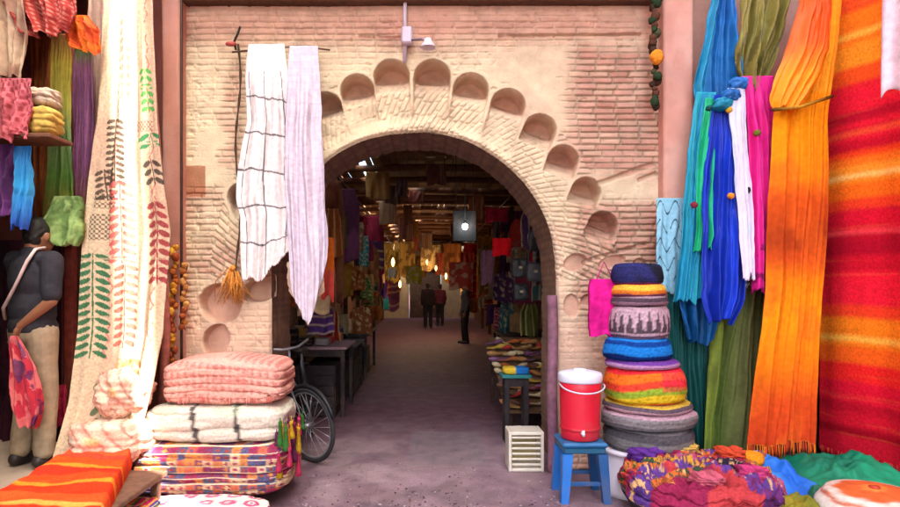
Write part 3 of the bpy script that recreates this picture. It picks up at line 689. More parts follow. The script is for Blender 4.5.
# ================================================================ SCARVES on the brick wall
def gridc(U, V):
    c = np.zeros(U.shape+(3,))+H('d2c4c4'); c = mixc(c, H('dcd2cf'), fbm(U*3, V*5, 150))
    uu = U+.10*(fbm(U*2, V*3, 151)-.5); vv = V+.05*(fbm(U*2.5, V*3, 152)-.5)-.05*U
    m = (np.abs(((uu*2.6+.3) % 1)-.5) < .022) | (np.abs(((vv*6.4+.1) % 1)-.5) < .024)
    return mixc(c, H('2f2630'), m*.85*(V > .12))
drape('checked_scarf', 'white scarf with a black window pane check hanging on the brick wall', 'scarf',
      [(44, 248, 284), (80, 245, 289), (120, 246, 292), (170, 237, 296), (200, 236, 296), (215, 240, 297), (276, 241, 292)], 4.93, gridc, nu=110, nv=300, amp=.032, nf=2.1, seed=51, hem=[(0, 4), (.4, 0), (1, -26)], fringe=(.02, ['d2c4c4'], .014))
drape('plain_scarf', 'lilac white finely checked scarf with a slanting hem hanging at the arch', 'scarf',
      [(46, 289, 318), (90, 287, 320), (170, 285, 324), (250, 287, 328), (285, 289, 328), (300, 291, 326)], 4.86,
      lambda U, V: mixc(mixc(H('cfc2cc'), H('c2b2c2'), fbm(U*6, V*12, 152)), H('9c8898'), ((np.sin(V*230) > .95) | (np.sin(U*50) > .97))*.25), nu=80, nv=240, amp=.038, nf=2.3, seed=52, hem=[(0, -6), (.35, 22), (.5, 26), (1, -34)])
drape('lining_scarf', 'beige under layer showing below the lilac white scarf', 'scarf', [(262, 287, 322), (296, 288, 324), (306, 292, 320)], 4.98, noisy('c4a88c', 'b89888', 4, 4, 153), amp=.02, nf=2, seed=53, hem=[(0, -12), (.5, 20), (1, -10)])
g = G(); g.tube([P(232, 52, 4.95), P(300, 46, 4.95), P(330, 50, 5.0)], .008, H('6b5648'), 8); one('hanging_rail', g, IRON, 'thin rail on the wall from which the two white scarves hang', 'rail')
# rope with hook
t = thing('hanging_rope', 'dark knotted rope hanging from a red capped hook on the brick wall', 'rope', P(240, 285, 4.98))
g = G(); pts = [P(236+5*math.sin(k*.35)*.5+2, 44+k*7.5, 4.985+.006*math.sin(k)) for k in range(32)]; g.tube(pts, [.009+.003*math.sin(k*1.9) for k in range(32)], H('4b372a'), 7); g.build('rope', WOOL, t)
g = G(); g.tube([P(240, 27, 4.95), P(238, 33, 4.93), P(234, 42, 4.96), P(236, 50, 4.99)], .010, H('2f2622'), 8); g.build('hook', IRON, t)
g = G(); g.puff(P(231, 44, 4.96), (.09, .05, .035), H('a83c34'), n=8, e=2.5, lump=.004); g.build('cap', PLASTIC, t)
# straw tuft and garlands
def tuft(name, label, px, y0, y1, Y, wd, cols, n, seed, m=STRAW):
    rr = random.Random(seed); g = G(); a = P(px, y0, Y); b = P(px, y1, Y)
    for k in range(n):
        x_ = a[0]+rr.gauss(0, wd*.25); l = (a[2]-b[2])*rr.uniform(.7, 1.05); y_ = Y+rr.uniform(-.03, .03); e_ = x_+rr.gauss(0, wd*.35)
        g.tube([(a[0]+(x_-a[0])*.3, Y, a[2]), (x_, y_, a[2]-l*.45), (e_, y_, a[2]-l)], [.004, .0045, .002], H(rr.choice(cols)), 5)
    g.lathe([(0, .03), (.022, .015), (.026, 0), (.02, -.02), (0, -.025)], H(cols[0]), a, 12)
    return one(name, g, m, label, 'tassels')
tuft('straw_brush', 'orange straw brush hanging beside the rope end above the broken niche', 233, 268, 304, 4.98, .15, ['c07a30', 'd08a3c', 'a8602a'], 70, 3)
def garland(name, label, px0, py0, px1, py1, Y, cols, n, rad, seed, m=WOOL):
    rr = random.Random(seed); t = thing(name, label, 'garland', P(px1, py1, Y)); g = G()
    pts = [P(px0+(px1-px0)*k/20+1.5*math.sin(k), py0+(py1-py0)*k/20, Y) for k in range(21)]; g.tube(pts, .004, H('3d2c22'), 6); g.build('string', FAB, t)
    for k in range(n):
        q = (k+.5)/n; p = P(px0+(px1-px0)*q+rr.uniform(-3.2, 3.2), py0+(py1-py0)*q, Y+rr.uniform(-.03, .01)); r_ = rad*rr.uniform(.7, 1.25)
        g = G(); g.puff(p, (r_*2, r_*1.8, r_*rr.uniform(1.8, 2.8)), H(rr.choice(cols)), n=6, e=2, lump=r_*.3, seed=k); g.build('bead', m, t)
garland('tassel_garland', 'string of gold and orange tassels hanging down the left pilaster', 174, 245, 172, 372, 4.88, ['c8872c', 'b0602a', 'd8a440', '9a4a2c'], 26, .026, 6)
garland('tassel_garland', 'shorter string of rust coloured tassels right of the gold one', 186, 262, 184, 330, 4.90, ['b8743c', '9c5030', 'c89050'], 12, .024, 7)
garland('pepper_garland', 'dark green and brown garland with one orange pompom beside the right pilaster', 654, -20, 655, 108, 4.92, ['2c3c28', '3d2c22', '4b4a34', '5a3a2c'], 30, .03, 8)
g = G(); g.puff(P(657, 57, 4.86), (.11, .09, .12), H('d8862c'), n=12, e=2, lump=.01, seed=3); one('pompom', g, WOOL, 'orange wool pompom hung on the dark garland', 'pompom')

# lamp bracket above the arch
t = thing('wall_lamp', 'pale conduit with a small white lamp bracket above the arch', 'wall lamp', P(406, 60, 5.0))
g = G(); g.tube([P(405, -30, 5.04), P(405, 62, 5.04)], .017, H('b9a9b4'), 10); g.build('conduit', PLASTIC, t)
g = G(); a = P(407, 36, 5.0); g.box(a[0]-.045, a[0]+.045, 4.96, 5.04, a[2]-.07, a[2]+.07, H('bcaab8'), .012); g.build('junction_box', PLASTIC, t)
g = G(); g.tube([P(410, 40, 4.98), P(422, 39, 4.9), P(430, 42, 4.86)], .011, H('8c7c8c'), 8); g.build('arm', IRON, t)
g = G(); g.lathe([(0, .05), (.025, .045), (.035, .02), (.06, -.02), (.062, -.03), (.05, -.028), (0, .0)], H('c8bcc8'), P(428, 44, 4.86), 20); g.build('lamp_shade', CERAM, t)

# ================================================================ RIGHT SIDE: scarves
SG = 'scarves hanging right of the arch'
def sc(name, label, rows, Y, colf, m=SILK, seed=0, amp=.03, nf=3, fringe=None, **kw):
    return drape(name, label, 'scarf', rows, Y, colf, m, SG, fringe, seed=seed, amp=amp, nf=nf, **kw)
def sq_(U, V):
    c = mixc(H('7fb0c4'), H('93c0d0'), fbm(U*4, V*4, 200)); wv = np.abs(((V*5+.35*np.sin(U*14)) % 1)-.5); m = (wv < .06)*(fbm(U*5, V*5, 201) > .42)
    return mixc(c, H('1f3c50'), m*.9)
sc('scarf', 'pale blue scarf with dark squiggles on the pilaster beside the hat stack', [(198, 657, 690), (250, 655, 690), (292, 658, 694)], 4.84, sq_, FAB, 61, .015, 2, nu=90, nv=120)
sc('scarf', 'sea green scarf hanging behind the royal blue ones', [(200, 676, 705), (300, 668, 712), (445, 676, 716)], 4.90, lambda U, V: ramp(V, [(0, '2c8aa0'), (.35, '1f7f8c'), (.45, '12504c'), (1, '0e3a34')]), seed=62, amp=.035, nf=4)
sc('scarf', 'cobalt blue scarf hanging from the top and gathered to a knot', [(-30, 718, 736, -.02), (0, 712, 735), (50, 704, 738), (85, 696, 740), (108, 702, 738)], 4.72,
   lambda U, V: mixc(ramp(V, [(0, '2a62a8'), (.6, '1f6aa8'), (1, '17508c')]), H('2c9ab4'), sm(.35, .1, U)*.6), seed=63, amp=.045, nf=3)
sc('scarf', 'teal blue scarf falling from the knot on the left of the bunch', [(92, 696, 716), (150, 688, 706), (230, 682, 702), (300, 674, 700)], 4.70, noisy('1f86a8', '2c9aa8', 5, 2, 64), seed=64, amp=.035, nf=2.5)
sc('scarf', 'emerald green scarf falling between the blue ones', [(98, 706, 722), (160, 698, 716), (250, 694, 712)], 4.67, noisy('17a06a', '2cb884', 6, 1, 65), seed=65, amp=.03, nf=2)
sc('scarf', 'royal blue scarf falling in long folds beside the green one', [(95, 714, 742, 0), (160, 706, 744), (240, 700, 748), (300, 698, 744), (322, 706, 734)], 4.64, noisy('1a3cc0', '142c9a', 6, 1, 66), seed=66, amp=.04, nf=4)
sc('scarf', 'dark blue scarf hanging lowest below the royal blue one', [(240, 684, 722), (300, 678, 722), (342, 688, 712)], 4.78, noisy('155a9c', '0f4474', 5, 2, 67), seed=67, amp=.035, nf=3)
sc('scarf', 'narrow white scarf between the royal blue and the hot pink', [(88, 728, 745), (160, 734, 750), (250, 740, 756), (278, 742, 756)], 4.57, noisy('d8ccdc', 'b8c8dc', 3, 2, 68), seed=68, amp=.02, nf=1.5)
def hot(U, V):
    c = mixc(H('e0288c'), H('c81c74'), fbm(U*6, V*2, 69)); return mixc(c, H('6a1040'), (V > .78)*(fbm(U*9, V*30, 70) > .55)*.8)
sc('scarf', 'hot pink scarf hanging beside the white one', [(76, 742, 772), (130, 746, 777), (220, 748, 781), (274, 752, 779), (292, 755, 775)], 4.62, hot, seed=69, amp=.035, nf=3)
g = G()
for (px_, py_, c_) in ((731, 96, '1f5c9c'), (738, 84, '2a6ab0'), (722, 104, '1c7f9c')): g.puff(P(px_, py_, 4.60), (.13, .11, .10), H(c_), n=14, e=2.4, lump=.02, seed=int(px_))
one('scarf_knot', g, SILK, 'bulky blue knot gathering the hanging scarves together', 'knot', SG)
def pomps(lst, Y):
    for (px_, py_, c_) in lst:
        g = G(); g.puff(P(px_, py_, Y), (.05, .05, .05), H(c_), n=8, e=2, lump=.006, seed=px_)
        one('pompom', g, WOOL, '%s wool pompom %s' % c2[(px_, py_)], 'pompom', 'small pompoms on the hanging scarves')
c2 = {(709, 108): ('dark teal', 'at the knot above the green scarf'), (729, 110): ('golden', 'at the knot above the royal blue scarf'), (757, 133): ('olive', 'on the upper hot pink scarf'),
      (694, 205): ('maroon', 'on the green scarf half way down'), (731, 196): ('orange', 'on the royal blue scarf half way down'), (747, 190): ('black', 'on the white scarf edge')}
pomps([(709, 108, '1f4c4c'), (729, 110, 'd0a030'), (757, 133, '6a6a28'), (694, 205, '7a2c3c'), (731, 196, 'e08a30'), (747, 190, '2c2430')], 4.58)
sc('scarf', 'olive brown scarf bundled at the top above the hot pink', [(-30, 744, 792), (0, 742, 790), (40, 738, 782), (70, 736, 772), (88, 742, 764)], 4.66,
   lambda U, V: mixc(mixc(H('6a6428'), H('8a7c3c'), fbm(U*5, V*4, 71)), H('33301c'), (np.sin(U*22+V*9) > .75)*.6), seed=71, amp=.05, nf=3.5)
sc('scarf', 'moss green scarf hanging low between the dark green and the orange', [(150, 768, 784), (260, 736, 782), (290, 716, 776), (380, 708, 770), (452, 704, 766)], 4.82,
   lambda U, V: mixc(ramp(U, [(0, '7c8a34'), (.25, '4c5c24'), (.5, '6a6a3c'), (.75, '5a5c34'), (1, '343c1c')]), H('3a3c20'), sm(.5, .75, fbm(U*4, V*4, 72))*.6), FAB, seed=72, amp=.04, nf=4)
drape('scarf', 'black green cloth hanging in the gap behind the moss green scarf', 'scarf', [(280, 690, 840), (462, 688, 840)], 4.98, noisy('1c3a2c', '0f2420', 6, 2, 73), FAB, SG, seed=73, amp=.03, nf=6)
sc('striped_scarf', 'cream and blue striped cloth edge showing at the pink scarf foot', [(255, 736, 752), (288, 738, 758)], 4.72, lambda U, V: np.where((np.sin(V*60+U*10) > 0)[..., None], H('c8c0a8'), H('3a4c5c')), FAB, seed=74, amp=.02, nf=2)
def orc(U, V):
    V = np.clip((V*486-132)/354, 0, 1)
    c = ramp(V, [(0, 'ea8c10'), (.10, 'ee9410'), (.24, 'e88010'), (.30, 'c84c14'), (.42, 'a83c14'), (.47, 'c84c18'), (.54, 'ea8010'), (.64, 'ee9010'), (.78, 'e87410'), (.88, 'd04a18'), (1, 'c43c18')])
    c = mixc(c, H('e0601c'), sm(.5, .7, fbm(U*3, V*9, 75))*.5); return mixc(c, H('f4c040'), ((V*9 % 1) < .03)*.25)
sc('long_scarf', 'long amber and orange scarf reaching almost to the ground', [(-40, 814, 844), (40, 804, 840), (90, 782, 834), (112, 774, 832), (200, 770, 832), (290, 768, 824), (380, 758, 820), (446, 750, 816)], 4.50, orc, FAB, 76, .03, 3, fringe=(.10, ['d05020', 'e0701c', 'b83c1c'], .014), nu=90, nv=260)
sc('scarf', 'orange scarf draped in a loop over the amber scarf top', [(-40, 808, 838), (8, 800, 834), (50, 788, 830), (80, 776, 818), (98, 772, 806), (108, 774, 796)], 4.41,
   lambda U, V: mixc(ramp(V, [(0, 'd44420'), (.55, 'e05a20'), (.8, 'ec9418'), (1, 'e88c14')]), H('ec7420'), fbm(U*4, V*3, 77)*.4), seed=77, amp=.03, nf=2)
g = G(); g.tube([P(772, 110, 4.38), P(800, 107, 4.37), P(833, 96, 4.42)], .012, mixc(H('4a3418'), H('c08a2c'), np.array([0, 1, 0])), 8)
one('braided_cord', g, WOOL, 'dark braided cord across the top of the amber scarf', 'cord')
g = G(); g.tube([P(655, -52, 4.8), P(760, -56, 4.75), P(850, -60, 4.6)], .02, H('5a4030'), 10); one('hanging_pole', g, WOOD, 'wooden pole carrying the scarves on the right', 'pole')
# big striped carpet on the side wall (plane X = 3.2)
def carp(U, V):
    y = -70+V*(462+70)+ .6*np.sin(U*5)
    st = [(-40, 'd8301c'), (0, 'e0481c'), (20, 'ec6418'), (34, 'e4481c'), (54, 'ee7018'), (60, 'f4a83c'), (66, 'ee7018'), (88, 'f08a20'), (104, 'e8501c'), (112, 'd8202c'), (132, 'dc1c30'), (142, 'b01228'), (150, 'dc1c30'), (155, 'e85030'), (160, 'dc1c30'), (170, 'c01428'), (176, 'e8401c'), (184, 'f0701c'), (192, 'f49028'), (196, 'f8c068'), (201, 'f08420'), (216, 'ee6818'), (226, 'e43c20'), (246, 'd0162c'), (250, 'e84048'), (256, 'b01024'), (270, 'a80e24'), (286, 'c81428'), (318, 'e41c30'), (330, 'e83c20'), (348, 'f07818'), (353, 'f8b044'), (358, 'f07818'), (374, 'ee5c18'), (392, 'e42420'), (412, 'd4142c'), (422, 'b41024'), (436, 'c81428'), (444, '980a1c'), (470, 'c01428')]
    lo = -70
    c = bands((y+2*(fbm(U*2, V*3, 210)-.5)), st, 3.2)
    wv_ = fbm(U*1.2+2, V*110, 211); c = mixc(c, H('f08a30'), sm(.62, .8, wv_)*.10); c = mixc(c, H('7c1020'), sm(.36, .2, wv_)*.12)
    return c
nu, nv = 120, 560; U, V = np.meshgrid(np.linspace(0, 1, nu), np.linspace(0, 1, nv))
Xc = 3.16+U*.31+.018*np.sin(U*15+fbm(U*2, V*2, 212)*3)+.03*(fbm(U*2, V*3, 213)-.5)
Yc = 4.87-U*1.05
yt, yb_ = -70, 462
Zt, Zb = EYE+(HY-yt)*4.9/FPX, .27
Zc = Zt+(Zb-Zt)*V+.02*(fbm(U*4, V*2, 214)-.5)
Vy = V
g = G().sheet(np.stack([Xc, Yc, Zc], -1), .012, carp(U, V), (1, 0, 0)); o = one('striped_carpet', g, WOOL, 'huge red, crimson and orange striped carpet hanging on the right side wall', 'carpet')
fr(o, np.stack([Xc, Yc, Zc], -1)[-1], (.06, ['b0142c', 'd8402c'], .014), WOOL)
# pale cloth at top right corner
hang('scarf', 'pale pink white cloth tip hanging in the top right corner', 'scarf', 2.92, 3.70, 4.0, .22, 1.22, -1.2, noisy('d8b4c4', 'e0c8cc', 4, 3, 78), seed=78, nf=2, group=SG)
# dark plinth strip below the carpet
g = G(); g.box(2.28, 3.55, 4.05, 5.04, 0, .17, H('3c3436'), .01); one('plinth', g, PAINT, 'low dark plinth under the carpet and scarves', 'plinth')

# ================================================================ HAT / POUF STACK
HX0 = P(648, 400, 4.62)[0]; HYY = 4.62
def zz(py): return EYE+(HY-py)*HYY/FPX
def pouf(name, label, py0, py1, wpx, colf, dx=0, seed=0, m=WOOL, tilt=0, rings=0):
    z0_, z1_ = zz(py1), zz(py0); R = wpx/2*HYY/FPX; h = z1_-z0_
    pr = [(0.0, 0), (R*.8, 0), (R*.96, h*.12), (R, h*.35), (R*.985, h*.6), (R*.93, h*.85), (R*.84, h*.97), (R*.6, h*1.02), (0, h*1.03)]
    t = np.linspace(0, 8, 44); pr = np.stack([np.interp(t, range(9), [q[0] for q in pr]), np.interp(t, range(9), [q[1] for q in pr])], 1)
    if rings: pr[:, 0] *= 1+.03*np.sin(t/8*2*PI*rings)
    cf0 = colf; colf = lambda T_, V_: cf0(T_, V_)*(1-.28*(np.abs(np.sin(T_*26+V_*9)) < .22)-.22*(np.abs(np.sin(V_*40+np.sin(T_*2))) < .2))[..., None]
    g = G(); g.lathe(pr, None, (HX0+dx*HYY/FPX, HYY, z0_+.001), 96, wob=.07, seed=seed, colf=colf, rot=Matrix.Rotation(tilt, 3, 'Y'))
    return one(name, g, m, label, 'woven hat' if 'hat' in name else 'pouf', 'round woven things stacked right of the cooler')
def lc(stops, zigzag=None, nz=18):
    def f(T_, V_):
        c = bands(V_+.02*np.sin(T_*3), stops, .01)
        if zigzag: c = mixc(c, H(zigzag[2]), ((V_ > zigzag[0]) & (V_ < zigzag[1]) & (np.abs(((T_*nz/6.283) % 1)-.5)*2*(zigzag[1]-zigzag[0])+zigzag[0] > V_))*.85)
        return c
    return f
pouf('pouf', 'grey and black ribbed bottom pouf of the round stack', 424, 447, 88, lc([(.3, '4b464a'), (.5, '77706f'), (.7, '4e484c'), (1, '8a7f80')]), 0, 1, rings=2)
pouf('pouf', 'grey pouf with pale pink rim second from the bottom of the stack', 408, 424, 92, lc([(.35, '5c5558'), (.6, '7f7676'), (.8, 'b08a94'), (1, '6a6064')]), -1, 2, rings=2)
pouf('pouf', 'thin pink, grey and yellow pouf third from the bottom of the stack', 399, 408, 86, lc([(.4, 'b89098'), (.6, '5c4a52'), (.8, 'c8a43c'), (1, 'c08a90')]), -1, 3)
pouf('pouf', 'fat rainbow orange, red and yellow pouf in the middle of the stack', 366, 400, 80, lambda T_, V_: mixc(bands(V_+.05*np.sin(T_*2+1), [(.18, 'e07a20'), (.32, 'd8b428'), (.42, '8aa030'), (.52, 'd8402c'), (.66, 'e86a20'), (.8, 'e02c34'), (1, 'e05a34')], .01), H('d82040'), (np.cos(T_+.4) > .5)*(V_ > .4)*.6), -4, 4)
pouf('pouf', 'thin mauve and violet pouf above the rainbow one', 358, 367, 72, lc([(.5, 'a87aa0'), (1, '6a3a8a')]), -6, 5)
pouf('pouf', 'bright blue pouf with navy bands in the middle of the stack', 337, 359, 66, lc([(.2, '1c4ca0'), (.34, '12245c'), (.55, '1f72c0'), (.68, '143a80'), (1, '2270b8')]), -11, 6)
pouf('woven_hat', 'mauve hat with a dark patterned band above the blue pouf', 305, 338, 58, lc([(.2, 'a07a88'), (.25, '6a4a58'), (.75, 'b896a0'), (.85, '4c3440'), (1, 'a8808c')], (.28, .62, '2a2028'), 20), -9, 7)
pouf('woven_hat', 'grey mauve hat under the orange banded one', 296, 306, 56, lc([(.4, '8c6a78'), (.6, '4b3a44'), (1, '9c7c86')]), -9, 8)
pouf('woven_hat', 'hat with an orange and yellow band near the top of the stack', 284, 297, 52, lc([(.3, '7a3c54'), (.45, 'd8782c'), (.7, 'e0ac3c'), (.85, 'c8403c'), (1, '3a5a54')]), -10, 9)
pouf('woven_hat', 'charcoal and navy cap on top of the stack', 264, 285, 50, lambda T_, V_: mixc(mixc(H('22222c'), H('2c2c5c'), sm(-.2, .6, np.cos(T_-3.6)+.5*np.sin(V_*9+T_*6))), H('6a3a6a'), (np.abs(V_-.2) < .05)*.8), -11, 10)
# little side bag and stool under the stack
t = thing('bag', 'flat magenta cloth bag hanging left of the hat stack', 'bag', P(605, 337, 4.66))
drape('panel', None, None, [(279, 591, 622), (300, 590, 624), (337, 591, 621)], 4.66, noisy('d81c84', 'b81470', 3, 3, 80), FAB, parent=t, amp=.01, nf=1.2, seed=80, th=.07)
g = G(); g.tube([P(596, 281, 4.69), P(604, 262, 4.9), P(614, 281, 4.69)], .006, H('a8106a'), 6); g.build('handle', FAB, t)
st_ = thing('stool', 'pale pinkish white plastic stool under the round stack', 'stool', (HX0-.10, HYY, 0))
g = G(); g.lathe([(0, .33), (.25, .33), (.27, .325), (.27, .30), (.25, .295), (0, .295)], H('d8c8d0'), (HX0-.10, HYY, 0), 36); g.build('seat', PLASTIC, st_)
for k in range(4):
    a = PI/4+k*PI/2; g = G(); c_, s_ = math.cos(a), math.sin(a)
    U, V = np.meshgrid(np.linspace(-.62, .62, 10), np.linspace(0, 1, 8)); rr_ = .235+.07*V; wv_ = a+U*(1-.45*V)
    g.sheet(np.stack([HX0-.10+rr_*np.cos(wv_), HYY+rr_*np.sin(wv_), .30-.30*V], -1), .008, H('d8c8d0'), (-c_, -s_, 0)); g.build('leg', PLASTIC, st_)
# small chequered rug slung from stool front
# ================================================================ COOLER on BLUE STOOL
CX, CY = P(580, 400, 4.45)[0], 4.45
bs = thing('plastic_stool', 'blue plastic stool carrying the red drink cooler', 'stool', (CX, CY, 0))
g = G(); g.box(CX-.165, CX+.165, CY-.165, CY+.165, .395, .43, H('1c5c8c'), .014); g.box(CX-.15, CX+.15, CY-.15, CY+.15, .35, .394, H('15506e'), .008); g.build('seat', PLASTIC, bs)
for sx in (-1, 1):
    for sy in (-1, 1):
        g = G(); V = []; 
        for (zq, off, hw) in ((.349, .125, .036), (.0, .152, .026)):
            for (ax_, ay_) in ((-1, -1), (1, -1), (1, 1), (-1, 1)): V.append((CX+sx*off+ax_*hw, CY+sy*off+ay_*hw, zq))
        g.add(V, [(0, 1, 2, 3), (7, 6, 5, 4), (0, 4, 5, 1), (1, 5, 6, 2), (2, 6, 7, 3), (3, 7, 4, 0)], H('1c66b4') if sx < 0 else H('174a80'), smooth=False); g.build('leg', PLASTIC, bs)
g = G()
for sy in (-1, 1): g = G(); g.box(CX-.125, CX+.125, CY+sy*.142-.006, CY+sy*.142+.006, .12, .15, H('1a4a7c'), .003); g.build('brace', PLASTIC, bs)
co = thing('drink_cooler', 'round red drink cooler with a white lid on the blue stool', 'cooler', (CX, CY, .432))
g = G(); pr = [(0, .432), (.128, .432), (.138, .44), (.142, .50), (.150, .80), (.152, .845), (.147, .85), (0, .85)]; g.lathe(pr, H('d01830'), (CX, CY, 0), 48)
g.lathe([(.1435, .50), (.148, .505), (.148, .52), (.1445, .525)], H('b81428'), (CX, CY, 0), 48); g.build('body', PLASTIC, co)
g = G(); g.lathe([(0, .851), (.156, .851), (.160, .862), (.160, .90), (.152, .918), (.10, .93), (.05, .931), (.045, .945), (0, .948)], H('d4d0dc'), (CX, CY, 0), 48); g.build('lid', PLASTIC, co)
g = G(); g.tube([(CX-.02, CY-.145, .50), (CX-.02, CY-.18, .50)], .013, H('d8d4dc'), 10); g.tube([(CX-.02, CY-.175, .525), (CX-.02, CY-.18, .485)], .010, H('d8d4dc'), 10); g.build('tap', PLASTIC, co)
g = G(); g.tube([(CX-.158, CY, .84)]+[(CX-.158*math.cos(q)*1.02, CY-.06-.13*math.sin(q), .84-.05*math.sin(q)) for q in np.linspace(.15, PI-.15, 14)]+[(CX+.158, CY, .84)], .006, H('b8b4c0'), 7); g.build('handle', PLASTIC, co)

# ================================================================ WHITE CRATE in the gateway
a = P(524, 465, 5.15); cx_ = a[0]
cr = thing('plastic_crate', 'small cream slatted plastic crate standing on end in the gateway', 'crate', (cx_, 5.15, 0))
g = G(); W_, Hh, D_ = .135, .335, .24
for sx in (-1, 1): g.box(cx_+sx*W_-.013, cx_+sx*W_+.013, 5.02, 5.02+D_, 0.002, Hh, H('cdbfae'), .006)
g.box(cx_-W_+.013, cx_+W_-.013, 5.021, 5.02+D_-.001, Hh-.028, Hh-.001, H('cdbfae'), .005); g.box(cx_-W_+.013, cx_+W_-.013, 5.021, 5.02+D_-.001, .003, .03, H('cdbfae'), .005); g.build('frame', PLASTIC, cr)
for k in range(6):
    z_ = .052+k*.045; g = G(); g.box(cx_-W_+.014, cx_+W_-.014, 5.026, 5.036, z_, z_+.018, H('cdbfae'), .004); g.build('slat', PLASTIC, cr)
g = G(); g.box(cx_-W_+.014, cx_+W_-.014, 5.02+D_-.016, 5.02+D_-.006, .032, Hh-.03, H('a89064'), .002); g.build('base', PLASTIC, cr)

# ================================================================ BOTTOM RIGHT: basket and heaps
bk = thing('basket', 'wide shallow basket heaped with colourful cloth at bottom right', 'basket', (P(698, 470, 4.1)[0], 4.1, 0))
BX = bk.location.x
g = G(); pr = [(0, .01), (.40, .01), (.46, .06), (.50, .13), (.51, .16), (.49, .17), (.46, .14), (.42, .08), (0, .06)]; t_ = np.linspace(0, 8, 60)
pr = np.stack([np.interp(t_, range(9), [q[0] for q in pr]), np.interp(t_, range(9), [q[1] for q in pr])], 1)
g.lathe(pr, None, (BX, 4.1, 0), 90, wob=.02, seed=4, colf=lambda T_, V_: np.array([H(c_) for c_ in ['3a2444', '2c2830', '4a3c34', '342434', '4a3a50', '2c2c34', '5a2c3c']])[(np.floor(vnoise(np.floor(T_*5)*2.3, np.floor(V_*14)*3.1, 220)*6.99)).astype(int)])
g.build('bowl', WOOL, bk)
BC = [('orange', 'd8702c'), ('crimson', 'b0243c'), ('violet', '5c2c7c'), ('mustard', 'c89a2c'), ('pink', 'd04a7c'), ('coral', 'd8604c'), ('plum', '6a2444'), ('olive', '6a7a34'), ('lilac', '9a70a4'), ('brick red', '9c3a2c')]
rr = random.Random(12)
pos_ = [(0, 0)] + [(.17*math.cos(k*2*PI/6), .17*math.sin(k*2*PI/6)) for k in range(6)] + [(.33*math.cos(k*2*PI/12+.2), .33*math.sin(k*2*PI/12+.2)) for k in range(12)]
patch_pal = np.array([H(c_) for c_ in ['4a2050', '6a2c5c', '2c2434', 'b03a3c', 'c8602c', '8a2444', '5c3a7c', 'c08a2c', '9c4a6c', '3a4a34', '7a2830', 'd07a8a']])
def patchc(x, y, z):
    a_ = np.arctan2(y, x)*1.9+2.6*fbm(x*2+5, y*2+5, 270); r_ = np.hypot(x, y)*3.4+2.2*fbm(x*3+1, y*3+2, 271)
    k_ = np.floor(vnoise(np.floor(a_)*3.3+20, np.floor(r_)*5.7+20, 272)*11.99).astype(int); c = patch_pal[k_]
    dots = ((a_*3 % 1-.5)**2+(r_*3 % 1-.5)**2) < .05; c = np.where((dots & (k_ % 2 == 0))[..., None], H('c89a6a'), c)
    return np.where((((r_*6) % 1 < .3) & (k_ % 3 == 1))[..., None], patch_pal[(k_+5) % 12], c)
g = G().puff((BX, 4.1, .20), (1.02, 1.0, .30), patchc, n=80, e=2.5, lump=.055, folds=3, foldamp=.02, seed=301)
V_ = g.v[0]; q1 = fbm(V_[:, 0]*7, V_[:, 1]*7, 302); V_[:, 2] += .045*(1-np.abs(2*q1-1)*4).clip(-.6, 1)*sm(.16, .26, V_[:, 2])
one('patchwork_cloth', g, WOOL, 'crumpled purple, plum and red patchwork cloth filling the wide basket', 'cloth')
for (dx, dy, dz, sx, ch, cn) in ((.30, .16, .36, .17, 'c8482c', 'coral'), (.25, -.22, .34, .16, 'b83a6a', 'magenta pink'), (-.28, .20, .34, .2, '5c3080', 'violet'), (-.08, -.3, .33, .16, 'c05a6a', 'rose'), (.02, .3, .36, .18, 'c8a04c', 'straw yellow')):
    g = G().puff((BX+dx, 4.1+dy, dz), (sx*1.2, sx, sx*.55), lambda x, y, z, ch=ch: mixc(H(ch), H(ch)*.5, (np.sin(x*7+z*8) > .6)*.8), n=20, e=2.6, lump=.04, folds=2, seed=int(dx*100)+400)
    one('cloth_bundle', g, WOOL, '%s cloth bundle lying on the patchwork cloth in the basket' % cn, 'cloth bundle', 'bundled cloths heaped in the basket')
g = G().puff((P(748, 462, 4.35)[0], 4.35, .30), (.20, .18, .12), H('e08a20'), n=16, e=2.4, lump=.02, seed=92); one('cloth_bundle', g, WOOL, 'plain amber cloth bundle perched on the back rim of the basket', 'cloth bundle')
def heap(name, label, cat, pts, z, colf, seed, m=FAB, hgt=.08):
    """cloth lying in folds on the floor inside a rectangle x0,x1,y0,y1"""
    xa, xb, ya_, yb2 = pts; U, V = np.meshgrid(np.linspace(0, 1, 60), np.linspace(0, 1, 60))
    e_ = np.minimum.reduce([U, 1-U, V, 1-V]); mound = sm(0, .3, e_)
    Xh = xa+(xb-xa)*(U+.12*(fbm(U*2, V*2, seed)-.5)); Yh = ya_+(yb2-ya_)*(V+.12*(fbm(U*2+9, V*2, seed+1)-.5))
    Zh = z+hgt*mound*(.45+.75*fbm(U*3, V*3, seed+2)) + .03*mound*np.abs(np.sin(U*9+V*5+4*fbm(U*2, V*2, seed+3)))
    c = colf(U, V) if callable(colf) else np.zeros(U.shape+(3,))+H(colf)
    Zh = Zh + .05*mound*(np.abs(fbm(U*5+seed, V*5, seed+4)*2-1)*-2+.5)
    return one(name, G().sheet(np.stack([Xh, Yh, Zh], -1), .012, c, (0, 0, -1)), m, label, cat)
heap('cloth', 'azure blue cloth lying between the basket and the green cloths', 'cloth', (2.12, 2.72, 3.95, 4.75), .175, noisy('1c62c0', '2c7ac8', 3, 3, 230), 231, SILK, .10)
heap('cloth', 'emerald green cloth lying under the striped carpet', 'cloth', (2.62, 3.45, 4.0, 4.7), .18, noisy('12694c', '1c8a60', 3, 3, 232), 233, SILK, .12)
